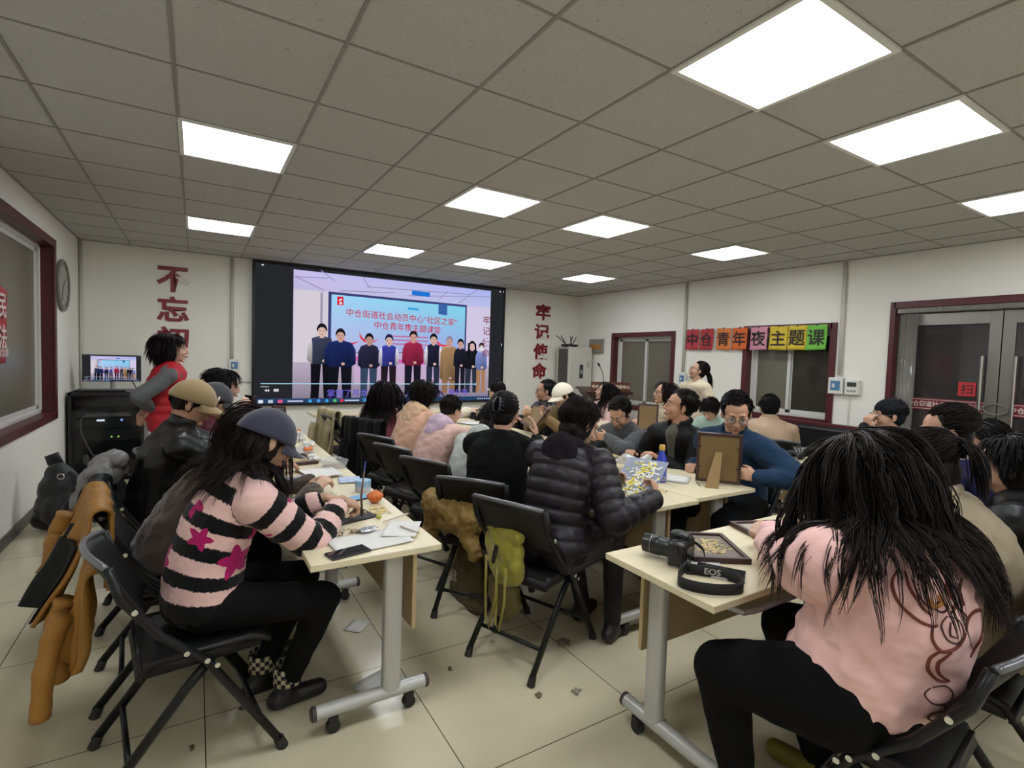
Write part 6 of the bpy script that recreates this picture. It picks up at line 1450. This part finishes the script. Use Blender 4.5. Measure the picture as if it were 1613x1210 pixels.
# ================================================================== COATS AND BAGS ON CHAIRS
def coat(name, lab, cat, base, prims, col, fab='shell', vox=.011, disp=((.10, .030), (-.055, .022), (.03, .008)), children=()):
    b = MB()
    for p in prims: (b.cap(*p[1:]) if p[0] == 'c' else b.ell(*p[1:]))
    b.V = [tuple(np.array(v)-np.array(base)) for v in b.V]
    o = bake(name, b, top_mat(col, fab), None, vox, 5, list(disp)); o.location = base; return tag(o, lab, cat)
C_ = 'c'; E_ = 'e'
def drape(name, lab, cat, top, deg, width, back, front, col, fab='shell', seed=1, A=.03, flare=.1, hem=.12, sleeves=(), lining=None, out=.05, sag=.02):
    """cloth hung over a chair back: deg = direction away from the sitter"""
    a = math.radians(deg); bd = V3(math.cos(a), math.sin(a), 0); sd_ = V3(-math.sin(a), math.cos(a), 0); r = random.Random(seed); p1, p2, p3 = (r.uniform(0, 6) for _ in range(3))
    rt = .035; arc = PI*rt; tot = front+arc+back
    def f(u, v, lift=0.0):
        hemv = 1+hem*noise.noise(Vector((u*2.4, seed*3.1, 0)))
        s = v*tot
        if s < front: off, z, q = -rt, -(front-s), 0.15
        elif s < front+arc: t = (s-front)/rt; off, z, q = -rt*math.cos(t), rt*math.sin(t), .25
        else: d = (s-front-arc)*hemv; off, z, q = rt+out*(d/back)**1.3, -d, .3+.7*min(1, d/back*1.5)
        fo = A*q*(.55*math.sin(2*PI*2.6*u+p1+v*1.2)+.35*math.sin(2*PI*5.3*u+p2-v*2)+.35*noise.noise(Vector((u*5, v*4, seed))))
        w = (u-.5)*width*(1+flare*q*(1 if s > front else 0)); z -= sag*(1-math.sin(PI*u))*q*0+sag*abs(math.sin(2*PI*1.5*u+p3))*.5
        return bd*(off+fo+lift)+sd_*w+UP*z
    b = MB(); b.grid(f, 44, 40, .014)
    for (u0, dz, L_, dx, r0) in sleeves:
        p = f(u0, .55); pts = [p+bd*.045+UP*dz, p+bd*.075+UP*(dz-.08), p+bd*(.08+dx*.5)+UP*(dz-L_*.55)+sd_*dx, p+bd*(.075+dx)+UP*(dz-L_)+sd_*dx*1.3]
        Q = []; R_ = []
        for i in range(25): t = i/24*3; k = min(2, int(t)); q = t-k; Q.append(pts[k]*(1-q)+pts[k+1]*q); R_.append(r0*(1+.05*math.sin(i*.8+seed)+.03*math.sin(i*2.1))*(1-.15*i/24))
        b.tube(Q, R_, 12, flat=.72)
    o = b.build(name, top_mat(col, fab), None, True, loc=tuple(top)); tag(o, lab, cat)
    if lining:
        q = MB(); u0, u1, v0 = lining[:3]; q.grid(lambda u, v: f(u0+(u1-u0)*u, v0+(.985-v0)*v, .016+.012*math.sin(PI*u)), 22, 24, .006); q.build('lining', top_mat(lining[3], 'shell'), o, True)
    return o
drape('draped_coat', 'mustard brown coat with black lining hanging over the second chair of the left row', 'coat', (-.265, -.66, .835), 188, .50, .34, .10, '#8a6026', seed=3, A=.05, out=.14, hem=.25, sleeves=((.18, .02, .22, .02, .05),), lining=(.40, .97, .55, '#17181c'))
drape('draped_jacket', 'mustard jacket hanging below the back of the nearest chair', 'jacket', (-.225, -1.0, .66), 185, .22, .30, .04, '#94672a', seed=8, A=.05, out=.04, hem=.3, sleeves=((.75, -.02, .33, .03, .048), (.25, .0, .30, -.01, .05)))
drape('draped_coat', 'dark navy coat hanging behind the man in the khaki cap', 'coat', (-.33, -.10, .80), 180, .46, .36, .08, '#1a1b22', seed=5, A=.05, out=.12, hem=.3, sleeves=((.2, .0, .30, .02, .05),))
coat('puffer_jacket', 'grey quilted jacket bundled on the chair behind the man in the khaki cap', 'jacket', (-.30, .14, 0), [(E_, (-.32, .10, .82), (.08, .17, .08)), (C_, (-.36, -.02, .82), (-.40, .0, .66), .05, .06), (C_, (-.30, .22, .86), (-.26, .0, .88), .045, .04)], '#6e6d6c', 'puffer')
chair('black folding chair far along the left side with a beige coat on its back', 1.56, 2.35, 10)
drape('draped_coat', 'long beige coat draped over the far empty chair', 'coat', (1.30, 2.31, .86), 190, .44, .52, .20, '#a39a78', seed=11, A=.05, out=.05, sleeves=((.2, .03, .42, .02, .05), (.85, .02, .40, -.02, .05)))
drape('draped_coat', 'black fleecy coat draped over the chair of the person in the rose jacket', 'coat', (1.42, 1.42, .86), 205, .52, .58, .20, '#141416', 'fleece', seed=12, A=.06, out=.06, sleeves=((.3, .02, .45, .02, .06),))
coat('draped_coat', 'mustard woollen coat bundled through the chair of the person in the black sweater', 'coat', (1.42, -.68, 0), [(C_, (1.38, -.90, .60), (1.33, -.48, .60), .07, .075), (C_, (1.36, -.90, .58), (1.34, -.60, .52), .06, .05), (E_, (1.40, -.68, .54), (.085, .24, .08)), (C_, (1.34, -.86, .57), (1.38, -.95, .42), .05, .05), (C_, (1.33, -.48, .56), (1.34, -.44, .40), .05, .05)], '#7f6636')
t = thing('tote_bag', 'dark olive canvas bag standing on the floor under the chair of the black sweater', 'bag', (1.50, -.66, 0))
b = MB(); b.ell((0, 0, .15), (.08, .19, .15)); b.ell((0, 0, .24), (.06, .17, .13)); b.cap((0, -.14, .05), (0, .14, .05), .06); b.V = [(x, y, max(z, .004)) for x, y, z in b.V]
bake('body', b, top_mat('#4a4028', 'shell'), t, .011, 5, [(.09, .02)])
b = MB()
for k in range(2): b.tube([(-.092, .02+.028*math.cos(a), .20-.035*k+.014*math.sin(a)) for a in np.linspace(0, 2*PI, 13)], .004, 5)
b.build('printed_emblem', mat('pale_print', '#8f8a76', .7), t, True)
def bag():
    t = thing('cloth_bag', 'yellow-green cloth bag with hanging straps on the back of the puffer coat chair', 'bag', (1.40, -1.22, 0))
    M = mat('yellow_green_satin', '#8d8626', .45, bump=(20, .3), sheen=.2)
    b = MB(); b.ell((.0, 0, .56), (.055, .17, .12)); b.ell((.01, 0, .46), (.06, .15, .10)); b.cap((-.01, -.14, .64), (-.01, .14, .64), .035); b.cap((0, -.13, .50), (.0, -.10, .42), .04, .03); bake('body', b, M, t, .009, 4, [(.06, .03)])
    M2 = mat('olive_webbing', '#8a7f3c', .7)
    for y0_, y1_, zb in ((-.13, -.06, .20), (-.05, .05, .17)):
        MB().tube([(-.065, y0_, .50), (-.08, y0_-.02, .34), (-.085, (y0_+y1_)/2-.02, zb), (-.08, (y0_+y1_)/2+.02, zb+.01), (-.07, y1_, .34), (-.065, y1_+.01, .50)], .011, 8, flat=.3).build('strap', M2, t, True)
    MB().box((-.075, -.04, .54), (.014, .02, .10), (.3, 0, 0)).build('buckle', M_black, t, bevel=.004)
    b = MB(); b.ell((.03, .03, .30), (.06, .13, .14)); bake('lower_pouch', b, top_mat('#5d5330', 'shell'), t, .010, 4, [(.06, .02)])
bag()
chair('black folding chair at the right edge behind the pink sweatshirt, holding a black jacket', 2.42, -2.80, 96) if False else None
drape('draped_jacket', 'shiny black jacket hung over the chair of the person with the ponytail', 'jacket', (2.36, -2.97, .86), 272, .50, .36, .10, '#17181c', 'leather', seed=14, A=.04, out=.05, sleeves=((.1, .02, .36, .02, .055), (.9, .02, .36, -.02, .055)))
# ---------------------------------------------------------------- wearables and prints that belong to single people
def art_on(P, curves, col, wid, nm, dirv, mname):
    """draw smooth lines onto the garment: plane coordinates -> the cloth, as thin raised ribbons"""
    me = P['top'].data; bv = BVHTree.FromPolygons([tuple(v) for v in verts(me)], [tuple(p.vertices) for p in me.polygons])
    dirv = unit(V3(*dirv)); rt = unit(np.cross(dirv, UP)); up = np.cross(rt, dirv); b = MB()
    for (org, pts, w) in curves:
        Q = []
        for i in range(len(pts)-1):
            p0, p1, p2, p3 = [np.array(pts[j], float) for j in (max(i-1, 0), i, i+1, min(i+2, len(pts)-1))]
            for s in np.linspace(0, 1, 6, endpoint=False): Q.append(.5*((2*p1)+(-p0+p2)*s+(2*p0-5*p1+4*p2-p3)*s*s+(-p0+3*p1-3*p2+p3)*s**3))
        L_ = []
        for q in Q:
            o = V3(*org)-P['base']+rt*q[0]*.62+up*q[1]*.62-dirv*.6
            h = bv.ray_cast(Vector(o), Vector(dirv), 1.0)
            if h[0] is not None: L_.append(np.array(h[0])-dirv*.0012)
        if len(L_) > 3: b.tube(L_, [w*(.6+.5*math.sin(PI*k/(len(L_)-1))) for k in range(len(L_))], 6)
    if b.V: b.build(nm, mat(mname, col, .8), P['top'], True)
O_ = (1.70, -2.85, .875); D_ = (.82, .52, -.22)
big = [[(-.12, .16), (-.15, .10), (-.13, .03), (-.06, -.03), (.0, -.05), (.02, -.04)], [(-.10, .15), (-.09, .09), (-.04, .02), (.0, -.01)], [(.0, -.05), (.0, -.10), (.03, -.14), (.07, -.13), (.10, -.10), (.12, -.05)], [(.03, -.14), (.0, -.18), (.0, -.23), (.04, -.27), (.09, -.27)], [(.07, -.14), (.03, -.19), (.04, -.24), (.09, -.27)],
       [(.06, .16), (.05, .10), (.08, .05), (.06, .01)], [(.12, .15), (.10, .10), (.12, .04)], [(.12, -.05), (.15, .02), (.19, .03), (.20, -.04), (.18, -.12), (.16, -.17)]]
art_on(PK, [(O_, c, .0042) for c in big], '#6a3326', .004, 'back_drawing', D_, 'rust_brown_print')
fine = [[(.05, .0), (.03, -.04), (.05, -.09), (.09, -.10), (.11, -.06), (.09, -.01), (.05, .0)], [(.06, -.02), (.06, -.07), (.09, -.08)], [(.10, .03), (.13, .0), (.12, -.04)], [(-.08, .13), (-.06, .07), (-.01, .02), (.02, .03)], [(.03, .06), (.05, .03), (.03, .01), (.0, .03), (.03, .06)], [(.02, -.31), (.0, -.34), (.03, -.37), (.08, -.36), (.10, -.32), (.07, -.29), (.02, -.31)], [(.07, -.37), (.08, -.40), (.04, -.42), (.03, -.45), (.06, -.47), (.11, -.45)]]
art_on(PK, [(O_, c, .0024) for c in fine], '#4a2a26', .003, 'back_line_work', D_, 'dark_brown_print')
art_on(PK, [(O_, c, .007) for c in ([(-.02, .06), (.0, .03), (.03, .05), (.01, .08)],)], '#b07a3e', .006, 'ochre_patch', D_, 'ochre_print')
def tie_ring(P, at, r, tube_r, m, nm):
    H = P['H']; c = H.p(*at)-P['base']; b = MB(); b.tube([c+H.M @ (V3(r*math.cos(a), .006*math.sin(5*a), r*math.sin(a))) for a in np.linspace(0, 2*PI, 25)], [tube_r*(1+.25*math.sin(9*a)) for a in np.linspace(0, 2*PI, 25)], 8)
    b.build(nm, m, P['body'], True)
tie_ring(PG, (0, -.112, .062), .022, .010, mat('pale_scrunchie', '#a99a80', .8), 'scrunchie')
H = PB['H']; b = MB(); M_claw = mat('dark_shell_clip', '#2a2c33', .15)
for s in (-1, 1):
    b.tube([H.p(s*.008, -.128, .085)-PB['base'], H.p(s*.020, -.150, .06)-PB['base'], H.p(s*.022, -.152, .02)-PB['base'], H.p(s*.008, -.135, -.02)-PB['base']], [.004, .008, .008, .004], 8)
    for z in (.06, .035, .01): b.tube([H.p(s*.020, -.150, z)-PB['base'], H.p(s*.040, -.128, z-.01)-PB['base']], [.005, .003], 6)
b.build('claw_clip', M_claw, PB['body'], True)
Ar = PF['arm'][-1]; c = Ar[0]*.5+Ar[1]*.5-PF['base']; b = MB(); b.box(c+V3(-.085, -.05, .02), (.012, .07, .06), (0, .2, .5)); b.build('sleeve_patch', mat('grey_sleeve_patch', '#8f8c78', .6), PF['body'], bevel=.004)
